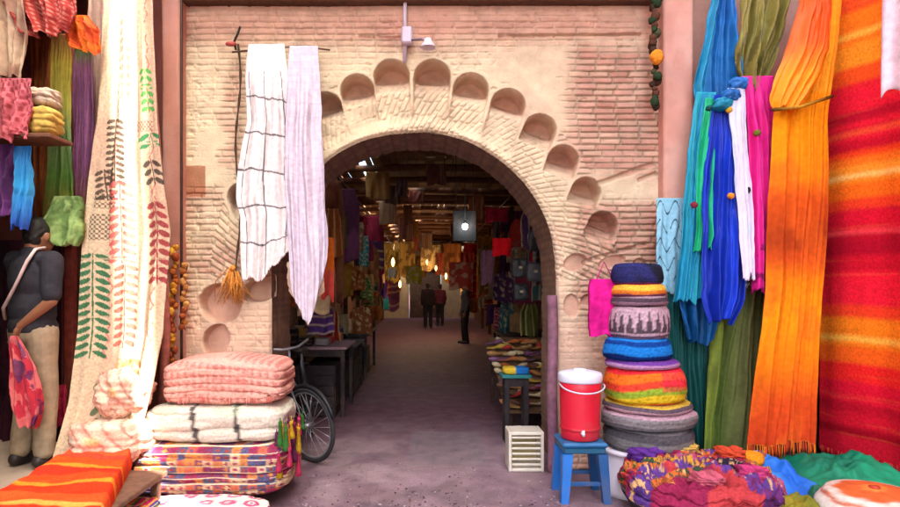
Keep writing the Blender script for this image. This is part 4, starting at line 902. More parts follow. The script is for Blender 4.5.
heap('cloth', 'dark green cloth lying in front of the emerald one', 'cloth', (2.42, 2.95, 3.70, 4.10), .05, noisy('1c4a34', '2c6a4c', 3, 3, 234), 235, SILK, .14)
heap('cloth', 'olive gold cloth lying right of the basket at the bottom edge', 'cloth', (2.02, 2.5, 3.5, 4.0), .05, noisy('8a7a24', '6a6a24', 3, 3, 236), 237, FAB, .16)
ph = thing('pouf', 'round orange and cream leather pouf at the bottom right corner', 'pouf', (2.70, 3.62, 0)); 
g = G(); pr = [(0, .0), (.24, .0), (.31, .08), (.31, .17), (.25, .25), (.12, .275), (0, .28)]; t_ = np.linspace(0, 6, 40); pr = np.stack([np.interp(t_, range(7), [q[0] for q in pr]), np.interp(t_, range(7), [q[1] for q in pr])], 1)
g.lathe(pr, None, (2.70, 3.62, .06), 72, wob=.01, colf=lambda T_, V_: bands(V_+.03*np.sin(T_*5)*np.sin(T_*3+1), [(.60, 'd8c8b8'), (.64, 'c8603c'), (.72, 'd8c4b0'), (.9, 'd8602c'), (1, 'e8843c')], .012)); g.build('cover', LEATHER, ph)
g = G(); g.lathe([(0, .352), (.03, .348), (.03, .34), (0, .338)], H('b83c24'), (2.70, 3.62, 0), 20); g.build('button', LEATHER, ph)

# ================================================================ THE COVERED PASSAGE
PY0, PY1 = YW+DEPW, 28.6
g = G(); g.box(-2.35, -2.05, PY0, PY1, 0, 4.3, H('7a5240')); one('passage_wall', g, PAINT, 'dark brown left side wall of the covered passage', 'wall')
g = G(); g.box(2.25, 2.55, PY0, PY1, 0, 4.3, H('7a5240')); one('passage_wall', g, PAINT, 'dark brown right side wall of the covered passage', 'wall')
roof = thing('passage_roof', 'slatted timber roof over the market passage with light between the slats', 'roof', (0, 15, 3.6))
k = 0; y = PY0+.25; rr = random.Random(4)
while y < PY1:
    g = G(); zb_ = 3.52+rr.uniform(-.06, .06); g.tube([(-2.05, y, zb_), (0, y+.03, zb_+.05), (2.25, y, zb_)], .06, H('7a5034'), 8); g.build('beam', WOOD, roof); y += rr.uniform(.95, 1.2)
g = G()
# long battens laid on the beams, with a gap left near the left wall and narrower ones elsewhere
x = -2.04
while x < 2.2:
    wd = rr.uniform(.10, .17)
    if not (-1.20 < x+wd/2 < -1.05):
        yy = PY0+rr.uniform(.1, .6)
        while yy < PY1-.5:
            l = rr.uniform(1.8, 3.4)
            if rr.random() > .05: g.box(x, x+wd, yy, min(yy+l, PY1), 3.68+rr.uniform(0, .02), 3.705+rr.uniform(0, .02), H(rr.choice(['80583a', '94683f', '6e4a30', 'a07848'])), .004)
            yy += l+rr.uniform(.0, .05)
    x += wd+rr.choice([.003, .005, .008, .022])
g.build('batten', WOOD, roof)['kind'] = 'stuff'
# matting lying over parts of the roof
g = G()
for k in (0, 1, 2, 3, 5, 6, 8, 9):
    ya_ = PY0-.1+k*2.2; g.box(-1.0+rr.uniform(-.05, .05), 2.24, ya_, ya_+2.2-(.35 if k in (2, 5) else .02), 3.74, 3.76, H('8a6840'))
    if k % 3 == 0: g.box(-2.04, -1.24, ya_, ya_+2.1, 3.74, 3.76, H('8a6840'))
g.build('reed_mat', STRAW, roof)
# rag and cable string under the light gap
# far end: open court with pale wall and an arch
far = thing('far_house', 'pale sunlit house front with an arched door at the far end of the passage', 'house', (0, 31, 0))
g = G(); g.box(-3.2, -.9, 30, 30.5, 0, 7, H('b09068')); g.box(.7, 3.2, 30, 30.5, 0, 7, H('b09068')); g.box(-.9, .7, 30, 30.5, 2.5, 7, H('b09068')); g.build('wall', PAINT, far)
g = G(); g.box(-.88, .68, 30.2, 30.28, 0, 2.49, H('4a3020')); g.build('door', WOOD, far)
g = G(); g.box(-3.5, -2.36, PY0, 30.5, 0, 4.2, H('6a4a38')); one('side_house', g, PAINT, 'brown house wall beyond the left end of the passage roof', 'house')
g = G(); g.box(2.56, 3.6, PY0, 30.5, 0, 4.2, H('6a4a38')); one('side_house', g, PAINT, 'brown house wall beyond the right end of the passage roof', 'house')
# white awning hung across the far end
U, V = np.meshgrid(np.linspace(0, 1, 40), np.linspace(0, 1, 16))
g = G().sheet(np.stack([-1.6+U*3.2, 26.0+V*2.2, 3.35-.30*np.sin(U*PI)+.5*V+.05*np.sin(U*14)], -1), .01, H('cdbb9c'), (0, 0, 1)); one('awning', g, FAB, 'cream cloth awning sagging across the far end of the passage', 'awning')
hang('banner', 'cream cloth swag catching light at the far end of the passage', 'cloth', -.1, 25.7, 3.45, 2.6, .75, 0, noisy('cbb78e', 'b89c70', 5, 3, 240), amp=.05, nf=6)

# ---- passage hangings
words = ['first', 'second', 'third', 'fourth', 'fifth', 'sixth', 'seventh', 'eighth', 'ninth', 'tenth', 'eleventh', 'twelfth', 'thirteenth', 'fourteenth', 'fifteenth', 'sixteenth', 'seventeenth', 'eighteenth', 'nineteenth', 'twentieth']
CN = [('dark maroon', '5c2438'), ('plum', '643654'), ('brown', '7a5034'), ('rust', 'a85c30'), ('black', '242226'), ('ochre', 'b08438'), ('deep red', 'a81c28'), ('grey', '6c666a'), ('tan', 'b08c68'), ('wine red', '84243c'), ('navy', '343a54')]
seqL = [3, 0, 2, 1, 8, 2, 0, 5, 2, 9, 8, 8, 3, 1, 2, 5, 0, 8, 2, 5]
seqR = [4, 7, 0, 6, 9, 8, 1, 6, 0, 7, 2, 9, 5, 6, 0, 2, 8, 3, 5, 6]
for side, seq in ((-1, seqL), (1, seqR)):
    y = 6.15; gname = 'cloths hanging along the %s side of the passage' % ('left' if side < 0 else 'right')
    for k, ci in enumerate(seq):
        nm, hx = CN[ci]; q = rr.random()
        x = (-1.32 if side < 0 else 1.5)+side*rr.uniform(-.16, .25)
        ln = rr.uniform(.9, 1.9); zt = rr.uniform(2.5, 3.1) if k % 3 else rr.uniform(2.9, 3.3)
        def cf(U, V, hx=hx, k=k): 
            c = mixc(H(hx), H(hx)*.55, sm(.4, .6, fbm(U*4, V*4, 250+k))); 
            if k % 3 == 1: c = mixc(c, H('a8845c'), ((V*9 % 1) < .12)*.6)
            if k % 4 == 2: c = mixc(c, H('8a3040'), ((U*6 % 1) < .2)*.6)
            return c
        hang('hanging_cloth', '%s cloth hanging %s from the arch on the %s side of the passage' % (nm, words[k], 'left' if side < 0 else 'right'), 'cloth',
             x, y, zt, rr.uniform(.45, .8), ln, (PI/2 if q < .45 else rr.uniform(-.5, .5)), cf, amp=.05, nf=rr.randint(2, 4), seed=k*3+5, pinch=rr.uniform(0, .5), group=gname)
        y += rr.uniform(.62, 1.15)
    g = G(); g.tube([(side*1.55+.08, PY0+.1, 3.32), (side*1.5+.1, 15, 3.3), (side*1.55+.08, 25, 3.34)], .018, H('3c2a20'), 7); one('hanging_rail', g, IRON, 'long dark rail above the %s stalls in the passage' % ('left' if side < 0 else 'right'), 'rail')

# patterned cloths closing the view at the far end
for k, (x, y, zt, w_, l_, hx, lb) in enumerate(((-.75, 20.5, 3.1, .7, 1.2, 'c89c48', 'golden cloth hung leftmost across the far end'), (.15, 23.5, 3.2, .8, 1.0, 'd0ac68', 'pale gold cloth hung in the middle of the far end'), (.85, 20, 3.0, .6, 1.3, 'a86a34', 'brown gold cloth hung rightmost across the far end'), (-.35, 25, 2.9, .6, .9, 'b88838', 'ochre cloth hung behind the golden one at the far end'), (.5, 21.8, 2.8, .4, .8, 'a04a30', 'rust cloth hung between gold cloths at the far end'), (-1.0, 17, 2.6, .4, .9, 'c8a040', 'yellow cloth hung before the far end on the left'), (1.1, 16.5, 2.5, .4, .8, 'b0402c', 'red cloth hung before the far end on the right'))):
    hang('hanging_cloth', lb, 'cloth', x, y, zt, w_, l_, 0, lambda U, V, hx=hx, k=k: mixc(H(hx), H('5a3020'), ((fbm(U*7, V*7, 420+k) > .52))*.7), amp=.05, nf=3, seed=k+3)
# bright wares pinned to the stall fronts
WC = [('gold', 'd09a34'), ('scarlet', 'c42c24'), ('turquoise', '2c8a90'), ('orange', 'd0702c'), ('cream', 'd0b890'), ('magenta', 'a82c64'), ('leaf green', '5a7a34'), ('copper', 'b8683c'), ('violet', '5c3c80'), ('sand', 'b89468')]
for side in (-1, 1):
    sn = 'left' if side < 0 else 'right'
    for row, (zt, hh) in enumerate(((2.55, .55), (1.85, .5), (1.25, .4))):
        for k in range(14):
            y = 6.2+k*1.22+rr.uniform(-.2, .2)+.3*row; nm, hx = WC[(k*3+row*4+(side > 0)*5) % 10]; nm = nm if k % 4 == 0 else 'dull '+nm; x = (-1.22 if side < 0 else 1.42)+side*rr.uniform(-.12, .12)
            if side > 0 and row > 0 and y < 7.4: continue
            hang('pinned_cloth', '%s cloth pinned in the %s row, %s from the arch on the %s' % (nm, ['upper', 'middle', 'lower'][row], words[k], sn), 'cloth', x, y, zt+rr.uniform(-.12, .12), rr.uniform(.22, .42), hh*rr.uniform(.8, 1.3), rr.uniform(-.7, .7),
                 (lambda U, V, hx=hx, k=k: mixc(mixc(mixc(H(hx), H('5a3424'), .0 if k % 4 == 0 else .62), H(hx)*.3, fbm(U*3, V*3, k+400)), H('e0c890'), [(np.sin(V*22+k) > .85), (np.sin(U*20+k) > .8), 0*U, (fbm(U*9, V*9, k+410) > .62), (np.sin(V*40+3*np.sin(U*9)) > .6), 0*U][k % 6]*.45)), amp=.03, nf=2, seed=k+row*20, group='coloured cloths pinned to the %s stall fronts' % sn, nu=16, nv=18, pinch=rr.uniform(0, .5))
# rags and strips hanging from the roof beams
for k in range(26):
    y = 9.5+k*.68; x = rr.uniform(-1.0, 1.3); nm, hx = CN[(k*5) % 11]
    hang('roof_rag', '%s rag hanging from the roof beams %s metres or so into the passage' % (nm, words[min(int(y-6), 19)].replace('first', 'one') if False else str(int(y))), 'rag', x, y, 3.5, rr.uniform(.12, .5), rr.uniform(.2, .6), rr.uniform(-.3, .3),
         (lambda U, V, hx=hx, k=k: mixc(mixc(H(hx), H('8a6444'), .45+0*U), H('b08c60'), ((U*7+k) % 1 < .2)*.5)), amp=.04, nf=3, seed=k, group='rags hanging from the roof beams', nu=16, nv=16)
# specific bright bits
hang('hanging_cloth', 'orange and coral cloth strip hanging by the left jamb inside the arch', 'cloth', -1.0, 6.05, 2.05, .13, .62, 0, lambda U, V: ramp(V, [(0, 'c8601c'), (.5, 'c8601c'), (.6, 'c84c40'), (1, 'b83c38')]), amp=.02, nf=1)
hang('hanging_cloth', 'dark blue cloth strip hanging next to the orange one inside the arch', 'cloth', -1.16, 5.98, 2.08, .10, .5, 0, noisy('1c3448', '1c3c2c', 2, 4, 262), amp=.02, nf=1)
for (nm, px, py0, py1, Y, wd, hx) in (('red cloth bag', 502, 238, 256, 7.2, .22, 'c8101c'), ('red and white patterned cloth', 461, 262, 290, 13.5, .55, 'b8483c'), ('yellow green cloth', 414, 266, 284, 15, .4, 'a8982c'), ('crimson cloth', 497, 208, 222, 8.0, .3, '7a0c24'), ('pale mauve cloth', 488, 250, 285, 9, .2, '8a6070'), ('white cloth', 392, 268, 278, 11.5, .16, 'c8b8a0')):
    a = P(px, py0, Y); b = P(px, py1, Y)
    hang('hanging_cloth', nm + ' hanging over the middle of the passage' if Y > 10 else nm+' hanging near the right side of the arch', 'cloth', a[0], Y, a[2], wd, a[2]-b[2], 0, noisy(hx, hx, seed=5) if Y < 10 else (lambda U, V, hx=hx: mixc(H(hx), H('c8a888'), (fbm(U*6, V*6, 263) > .55)*.7)), amp=.03, nf=2)
# black bags right
for k, (px, py, Y, s_) in enumerate(((520, 268, 6.9, 1.0), (535, 272, 6.5, .9), (521, 292, 6.9, .9), (538, 240, 6.6, 1.1))):
    a = P(px, py, Y); t = thing('handbag', ['black handbag with strap hanging nearest the table on the right', 'grey black handbag hanging by the right jamb', 'small black handbag hanging lowest on the right', 'large black handbag hanging highest on the right'][k], 'handbag', (a[0], Y, a[2]-.13), 'handbags hanging inside the arch on the right')
    g = G(); g.puff(a, (.20*s_, .09, .22*s_), H(['26262a', '38383c', '1c1c20', '2c2c30'][k]), n=14, e=4.5, lump=.012, seed=k); g.build('body', LEATHER, t)
    g = G(); g.tube([(a[0]-.08*s_, Y, a[2]+.09)]+[(a[0]-.08*s_*math.cos(q), Y, a[2]+.09+.22*math.sin(q)) for q in np.linspace(.1, PI-.1, 12)]+[(a[0]+.08*s_, Y, a[2]+.09)], .007, H('2c2c30'), 6); g.build('strap', LEATHER, t)
    g = G(); g.box(a[0]-.02, a[0]+.02, Y-.055, Y-.047, a[2]-.01, a[2]+.02, H('9a8a70'), .002); g.build('buckle', IRON, t)

# lamp
LX, LY, LZ = P(465, 226, 8.2)
t = thing('hanging_lamp', 'lit white bulb hanging before a grey board in the passage', 'lamp', (LX, LY, LZ))
g = G(); g.tube([(LX, LY, LZ+.06), (LX, LY, 3.5)], .006, H('1c1c1c'), 6); g.build('cord', RUBBER, t)
g = G(); g.lathe([(0, .07), (.018, .065), (.02, .03), (.016, .028)], H('33302e'), (LX, LY, LZ), 14); g.build('socket', IRON, t)
g = G(); g.lathe([(0, -.05), (.022, -.045), (.038, -.02), (.04, 0), (.03, .02), (.016, .03), (0, .03)], H('ffffff'), (LX, LY, LZ), 18); o = g.build('bulb', CERAM, t)
em = bpy.data.materials.new('lit_bulb'); em.use_nodes = True; b = em.node_tree.nodes['Principled BSDF']; b.inputs['Emission Color'].default_value = (1, .95, .88, 1); b.inputs['Emission Strength'].default_value = 3; o.data.materials[0] = em
pl = bpy.data.lights.new('bulb_light', 'POINT'); pl.energy = 0.25; pl.shadow_soft_size = .05; pl.color = (1, .9, .78); plo = bpy.data.objects.new('bulb_light', pl); COL.objects.link(plo); plo.parent = t; plo.location = (0, -.08, 0)
g = G(); g.box(LX-.16, LX+.16, LY+.08, LY+.10, LZ-.2, LZ+.22, H('23272b'), .004); one('board', g, PAINT, 'grey board hanging behind the lit bulb', 'board')
g = G(); g.tube([(LX-.12, LY+.09, LZ+.22), (LX-.12, LY+.09, 3.55)], .004, H('2c2420'), 5); g.tube([(LX+.12, LY+.09, LZ+.22), (LX+.12, LY+.09, 3.55)], .004, H('2c2420'), 5); one('cord', g, RUBBER, 'pair of cords holding up the grey board', 'cord')
# small far shop lamps (gold glints at the far end)
gm = bpy.data.materials.new('lit_lantern'); gm.use_nodes = True; b = gm.node_tree.nodes['Principled BSDF']; b.inputs['Base Color'].default_value = (.8, .5, .15, 1); b.inputs['Emission Color'].default_value = (1, .66, .25, 1); b.inputs['Emission Strength'].default_value = .25
for k, (px, py, Y) in enumerate(((393, 262, 12.5), (408, 270, 18), (420, 278, 19), (436, 268, 21), (446, 276, 18), (400, 284, 16), (455, 281, 20), (427, 262, 23))):
    a = P(px, py, Y); t = thing('lantern', '%s glowing brass lantern counted from the left at the far end' % words[[0, 2, 3, 5, 6, 1, 7, 4][k]], 'lantern', (a[0], Y, a[2]-.12), 'brass lanterns glowing at the far end of the passage')
    g = G(); g.lathe([(0, -.10), (.02, -.08), (.038, -.02), (.034, .04), (.015, .08), (0, .10)], H('c8902c'), a, 8); o = g.build('globe', CERAM, t); o.data.materials[0] = gm
    g = G(); g.tube([(a[0], Y, a[2]+.12), (a[0], Y, 3.5)], .005, H('2c2420'), 5); g.build('chain', IRON, t)
    l_ = bpy.data.lights.new('lantern_fill_light', 'POINT'); l_.energy = 1.5 if Y > 15 else .3; l_.color = (1, .66, .34); l_.shadow_soft_size = .08; lo = bpy.data.objects.new('lantern_fill_light', l_); COL.objects.link(lo); lo.parent = t; lo.location = (0, -.12, 0)  # point lights added inside the lanterns to brighten the passage

# ---- tables and wares
def table(name, label, x0_, x1_, y0_, y1_, h, ct, cl, cloth=None):
    t = thing(name, label, 'table', ((x0_+x1_)/2, (y0_+y1_)/2, 0), 'stall tables along the passage')
    g = G(); g.box(x0_, x1_, y0_, y1_, h-.035, h, H(ct), .006); g.build('top', WOOD, t)
    for xx in (x0_+.03, x1_-.08):
        for yy in (y0_+.03, y1_-.08): g = G(); g.box(xx, xx+.05, yy, yy+.05, 0, h-.036, H(cl), .004); g.build('leg', WOOD, t)
    g = G(); g.box(x0_+.04, x1_-.04, y0_+.035, y0_+.055, h-.12, h-.037, H(cl), .003); g.build('apron', WOOD, t)
    return t
table('stall_table', 'dark table with a grey pink top on the left in the passage', -1.75, -.95, 7.1, 8.0, .84, '8a6a70', '241a1c')
table('stall_table', 'low black table behind the grey pink one on the left', -1.8, -1.0, 8.4, 9.6, .72, '3c3438', '1c1618')
table('stall_table', 'third dark table from the arch on the left', -1.85, -1.0, 10.2, 12.0, .74, '2c2424', '1c1618')
ds = thing('display_stand', 'sloping wooden stand right of the passage, covered with slippers', 'display stand', (1.4, 7.1, 0))
g = G(); g.add([(.82, 6.2, .27), (2.05, 6.2, .27), (2.05, 8.1, .87), (.82, 8.1, .87), (.82, 6.21, .24), (2.05, 6.21, .24), (2.05, 8.11, .84), (.82, 8.11, .84)], [(0, 1, 2, 3), (7, 6, 5, 4), (0, 4, 5, 1), (1, 5, 6, 2), (2, 6, 7, 3), (3, 7, 4, 0)], H('6a4830'), smooth=False); g.build('board', WOOD, ds)
for xx in (.85, 1.95):
    for yy, hh in ((6.26, .25), (8.0, .80)): g = G(); g.box(xx, xx+.05, yy, yy+.05, 0, hh, H('3c2418'), .004); g.build('leg', WOOD, ds)
table('stall_table', 'second higher table right of the passage with baskets', 1.2, 2.15, 8.2, 9.2, .72, '5a3c2a', '2c1c18')
table('stall_table', 'third table from the arch on the right', 1.25, 2.15, 9.8, 11.6, .74, '3c2a24', '1c1618')
table('side_table', 'small table with a teal cloth edge left of the slipper table', .74, 1.04, 5.92, 6.16, .68, '1c6a6a', '241a1c')
g = G(); g.puff((.89, 6.04, .715), (.26, .2, .07), lambda x, y, z: np.where((x < 0)[..., None], H('c8a42c'), H('1c5c9c')), n=14, e=5, lump=.004); one('folded_cloth', g, FAB, 'yellow and blue folded cloth on the small teal table', 'cloth')
# a babouche slipper, copied
def slipper(hx, hx2):
    t = thing('slipper', '', 'slipper', (0, 0, 0)); U, V = np.meshgrid(np.linspace(0, 2*PI, 17), np.linspace(0, 1, 9))
    L_ = .25; yy = (V-.5)*L_; wd = .042*np.sin(np.clip(V*.92+.06, 0, 1)*PI)**.5*(1-.25*V); hh = .012+.035*sm(.35, .75, V)*(1-sm(.85, 1, V)*.6)
    g = G(); g.add(np.stack([np.cos(U)*wd, yy, .004+hh*(1+np.sin(U))*.6+.02*sm(.85, 1, V)], -1), [(j*17+i, j*17+i+1, (j+1)*17+i+1, (j+1)*17+i) for j in range(8) for i in range(16)], H(hx)); g.build('upper', LEATHER, t)
    g = G(); g.add([(math.cos(a_)*.036, math.sin(a_)*.115, z_) for z_ in (0, .008) for a_ in np.linspace(0, 2*PI, 16, endpoint=False)], [tuple(range(16))[::-1], tuple(range(16, 32))]+[(i, (i+1) % 16, 16+(i+1) % 16, 16+i) for i in range(16)], H(hx2)); g.build('sole', LEATHER, t)
    return t
protos = [(n_, slipper(a_, b_)) for n_, a_, b_ in (('tan leather', 'a8743c', '6a4a30'), ('dark brown', '5a3420', '3c2418'), ('red', 'a82424', '4a2c20'), ('cream', 'c8b088', '8a6a4c'), ('rust orange', 'b8602c', '5a3c28'), ('mauve', '7a4a68', '4a3038'), ('mustard', 'b8942c', '5a4024'))]
rr = random.Random(31)
for k in range(134):
    n_, p = protos[rr.randrange(7)] if k >= 7 else protos[k]
    if k >= 7:
        q = p.copy(); COL.objects.link(q)
        for ch in list(p.children): c_ = ch.copy(); COL.objects.link(c_); c_.parent = q
        p = q
    kk = k
    if k < 110:
        yq = 6.28+.175*(kk//11)+rr.uniform(-.02, .02); p.location = (.88+.105*(kk % 11)+rr.uniform(-.02, .02), yq, .272+(yq-6.2)*.316+.012+.01*rr.random()); tb = 'sloping stand right of the passage'
    else: p.location = (1.28+.15*((k-110) % 6)+rr.uniform(-.03, .03), 8.35+.2*((k-110)//6)+rr.uniform(-.02, .02), .73+.01*rr.random()); tb = 'second table on the right'
    p.rotation_euler = (rr.uniform(-.15, .15), rr.uniform(-.3, .3), rr.uniform(-1.0, 1.0)+(PI/2 if rr.random() < .5 else -PI/2))
    p['label'] = '%s pointed slipper lying on the %s' % (n_, tb); p['group'] = '%s slippers on the %s' % (n_, tb)
# stacked baskets
for k, (x_, y_, z_, r_, lb) in enumerate(((1.85, 8.3, .74, .2, 'round straw basket at the back of the second right table'), (1.9, 8.85, .74, .18, 'smaller straw basket behind the round one on the right'), (1.75, 6.0, 0, .2, 'straw basket on the ground behind the right jamb'), (-1.5, 7.5, .84, .17, 'straw basket on the grey pink table'))):
    t = thing('straw_basket', lb, 'basket', (x_, y_, z_))
    g = G(); pr = [(0, .002), (r_*.75, .002), (r_*.9, .08), (r_, .2), (r_*1.04, .21), (r_*.96, .205), (r_*.84, .09), (0, .03)]; g.lathe(pr, H('a07840'), (x_, y_, z_), 28, wob=.03, seed=k); g.build('body', STRAW, t)
    g = G(); g.tube([(x_+r_*math.cos(q), y_, z_+.2+.16*math.sin(q)) for q in np.linspace(0, PI, 14)], .009, H('8a6434'), 6); g.build('handle', STRAW, t)
# wares on left tables
rr = random.Random(77)
for k in range(22):
    tb, x0_, y0_, z_ = (('grey pink table', -1.65, 7.25, .84), ('low black table', -1.7, 8.5, .72), ('third left table', -1.75, 10.3, .74))[k % 3]
    nm, hx = CN[rr.randrange(11)]; x_, y_ = x0_+.20*((k//3) % 3)+rr.uniform(-.02, .02), y0_+.28*((k//3)//3)+rr.uniform(0, .05)
    g = G(); h_ = rr.uniform(.08, .26); g.puff((x_, y_, z_+h_/2+.002), (.18, .22, h_), (lambda x, y, z, hx=hx: mixc(H(hx)*1.2, H('8a6a4c'), (np.sin(z*9) > .6)*.5)), n=10, e=5, lump=.008, folds=3, seed=k)
    one('folded_cloth', g, FAB, '%s folded cloth in spot %s from the front on the %s' % (nm, words[k//3], tb), 'cloth', 'folded cloths on the left stall tables')

for k, (x_, y_, w_, h_, hx, lb) in enumerate(((-1.38, 7.45, .55, .62, '2c2024', 'dark wooden crate under the grey pink table'), (-1.35, 8.9, .6, .5, '3a2a24', 'brown wooden crate under the low black table'), (-1.38, 10.9, .6, .5, '4a3024', 'brown crate under the third left table'), (1.5, 7.75, .8, .42, '3c2824', 'dark crate under the back of the slipper stand'), (1.68, 8.7, .7, .5, '4a3024', 'brown crate under the second right table'))):
    t = thing('wooden_crate', lb, 'crate', (x_, y_, 0)); g = G()
    for q in range(5):
        z_ = .004+q*h_/5; g.box(x_-w_/2, x_+w_/2, y_-.3, y_-.285, z_, z_+h_/5-.012, H(hx), .003); g.box(x_+w_/2+.001, x_+w_/2+.015, y_-.284, y_+.3, z_, z_+h_/5-.012, H(hx), .003)
        g.box(x_-w_/2-.015, x_-w_/2-.001, y_-.284, y_+.3, z_, z_+h_/5-.012, H(hx), .003)
    g.build('slats', WOOD, t); g = G(); g.box(x_-w_/2+.002, x_+w_/2-.002, y_-.28, y_+.29, .01, h_-.03, H(hx)*.7, .004); g.build('body', WOOD, t)
# plank shelves and posts that divide the stalls
for side in (-1, 1):
    for k in range(7):
        y = 6.9+k*2.55; x = side*1.95+(.1 if side > 0 else -.02)
        g = G(); g.box(x-.05, x+.05, y-.05, y+.05, 0, 3.5, H('3c261c'), .008); one('stall_post', g, WOOD, 'dark timber post, %s from the arch on the %s of the passage' % (words[k], 'left' if side < 0 else 'right'), 'post', 'timber posts dividing the stalls')

# ================================================================ BICYCLE
def bicycle(x, y, ang, lean):
    t = thing('bicycle', 'old dark bicycle leaning against the left jamb of the arch', 'bicycle', (x, y, 0)); 
    R = Matrix.Rotation(ang, 3, 'Z') @ Matrix.Rotation(lean, 3, 'X')
    W3 = lambda p: np.array(R @ Vector(p)) + np.array([x, y, 0])
    WR = W3; yaw = math.radians(38); cs_, sn_ = math.cos(yaw), math.sin(yaw)
    WF = lambda p: WR((p[0]*cs_-p[1]*sn_, p[0]*sn_+p[1]*cs_, p[2]))
    def wheel(cx):
        W3 = WF if cx == 0 else WR
        wv = thing('wheel', None, None, tuple(np.array(R @ Vector((cx, 0, .335))))); wv.parent = t
        def ring(rad, tr, name, m, c):
            g = G(); n = 40; pts = [W3((cx+rad*math.cos(a_), 0, .335+rad*math.sin(a_))) for a_ in np.linspace(0, 2*PI, n+1)]; g.tube(pts, tr, H(c), 8, cap=False); g.build(name, m, wv)
        ring(.315, .02, 'tyre', RUBBER, '2a2628'); ring(.29, .010, 'rim', IRON, '9a9698')
        g = G()
        for q in range(20): a_ = q*2*PI/20; g.tube([W3((cx+.02*math.cos(a_+.8), .02*(-1)**q, .335+.02*math.sin(a_+.8))), W3((cx+.285*math.cos(a_), 0, .335+.285*math.sin(a_)))], .0022, H('a8a4a8'), 5)
        g.tube([W3((cx, -.05, .335)), W3((cx, .05, .335))], .022, H('8a868a'), 10); g.build('spokes', IRON, wv)
        g = G(); pts = [W3((cx+.35*math.cos(a_), 0, .335+.35*math.sin(a_))) for a_ in np.linspace(.3, 2.9, 16)]; g.tube(pts, .018, H('2c2c30'), 6); g.build('mudguard', IRON, t)
    wheel(0); wheel(1.04)
    bb, st, sb, hb, ht = (.60, 0, .29), (.78, 0, .80), (.80, 0, .86), (.20, 0, .70), (.17, 0, .88)
    g = G()
    for a_, b_ in ((bb, st), (bb, hb), (st, ht), (hb, ht)): g.tube([W3(a_), W3(b_)], .016, H('3a3c40'), 8)
    for s_ in (-.05, .05):
        g.tube([W3(bb), W3((1.04, s_, .335))], .009, H('3a3c40'), 7); g.tube([W3(st), W3((1.04, s_, .335))], .008, H('3a3c40'), 7)
    g.build('frame', IRON, t)
    W3 = WF
    g = G()
    for s_ in (-.05, .05): g.tube([W3((.19, s_*.6, .72)), W3((.06, s_, .50)), W3((0, s_, .335))], .010, H('6a686c'), 7)
    g.build('fork', IRON, t)
    g = G(); g.tube([W3(ht), W3((.15, 0, 1.0))], .012, H('8a888c'), 8); g.tube([W3((.34, -.29, 1.0)), W3((.20, -.26, 1.06)), W3((.12, -.08, 1.02)), W3((.12, .08, 1.02)), W3((.20, .26, 1.06)), W3((.34, .29, 1.0))], .011, H('9a989c'), 8); g.build('handlebar', IRON, t)
    g = G(); 
    for s_ in (-1, 1): g = G(); g.tube([W3((.36, s_*.292, .99)), W3((.26, s_*.275, 1.035))], .017, H('1c1a1c'), 8); g.build('grip', RUBBER, t)
    W3 = WR
    g = G(); g.puff(W3((.86, 0, .92)), (.16, .26, .07), H('2c2220'), n=12, e=2.6, lump=.01); g.tube([W3(st), W3((.84, 0, .90))], .012, H('6a686c'), 7); g.build('saddle', LEATHER, t)
    g = G(); g.tube([W3((.60, -.03, .29)), W3((.60, .03, .29))], .075, H('55535a'), 20); g.tube([W3((.60, .06, .29)), W3((.70, .06, .16))], .008, H('55535a'), 6); g.tube([W3((.60, -.06, .29)), W3((.50, -.06, .42))], .008, H('55535a'), 6); g.build('crank', IRON, t)
    g = G()
    for (px_, s_, pz) in ((.70, 1, .16), (.50, -1, .42)): g = G(); g.tube([W3((px_, s_*.06, pz)), W3((px_, s_*.15, pz))], .016, H('221e20'), 6); g.build('pedal', RUBBER, t)
    g = G()
    for (a_, b_) in (((1.30, .06, .72), (.82, .06, .74)), ((1.30, -.06, .72), (.82, -.06, .74)), ((1.30, .06, .72), (1.30, -.06, .72)), ((1.05, .06, .73), (1.04, .05, .34))): g.tube([W3(a_), W3(b_)], .006, H('44444a'), 6)
    g.build('rack', IRON, t)
    return t
bicycle(-1.0, 5.30, math.radians(102), math.radians(-7))

# ================================================================ PEOPLE
def capsule(p, q, r0, r1, n=9):
    g = G(); p = np.array(p, float); q = np.array(q, float); d_ = q-p; L_ = np.linalg.norm(d_)+1e-9; d_ = d_/L_
    pts = []; rad = []
    for a_ in np.linspace(-PI/2, 0, 6)[:-1]: pts.append(p+d_*r0*math.sin(a_)); rad.append(max(r0*math.cos(a_), 1e-4))
    for s_ in np.linspace(0, 1, 5): pts.append(p+d_*L_*s_); rad.append(r0+(r1-r0)*s_)
    for a_ in np.linspace(0, PI/2, 6)[1:]: pts.append(q+d_*r1*math.sin(a_)); rad.append(max(r1*math.cos(a_), 1e-4))
    g.tube(pts, rad, (1, 1, 1), 14); return g
def ell(c, s_, rotz=0):
    g = G(); prof = [(max(math.cos(a_), 0), math.sin(a_)) for a_ in np.linspace(-PI/2, PI/2, 13)]; prof[0] = (0, -1); prof[-1] = (0, 1)
    g.lathe(prof, (1, 1, 1), (0, 0, 0), 18); V = g.v[0]*np.array(s_); ca, sa = math.cos(rotz), math.sin(rotz)
    V = np.stack([V[:, 0]*ca-V[:, 1]*sa, V[:, 0]*sa+V[:, 1]*ca, V[:, 2]], 1)+np.array(c); g.v[0] = V; return g
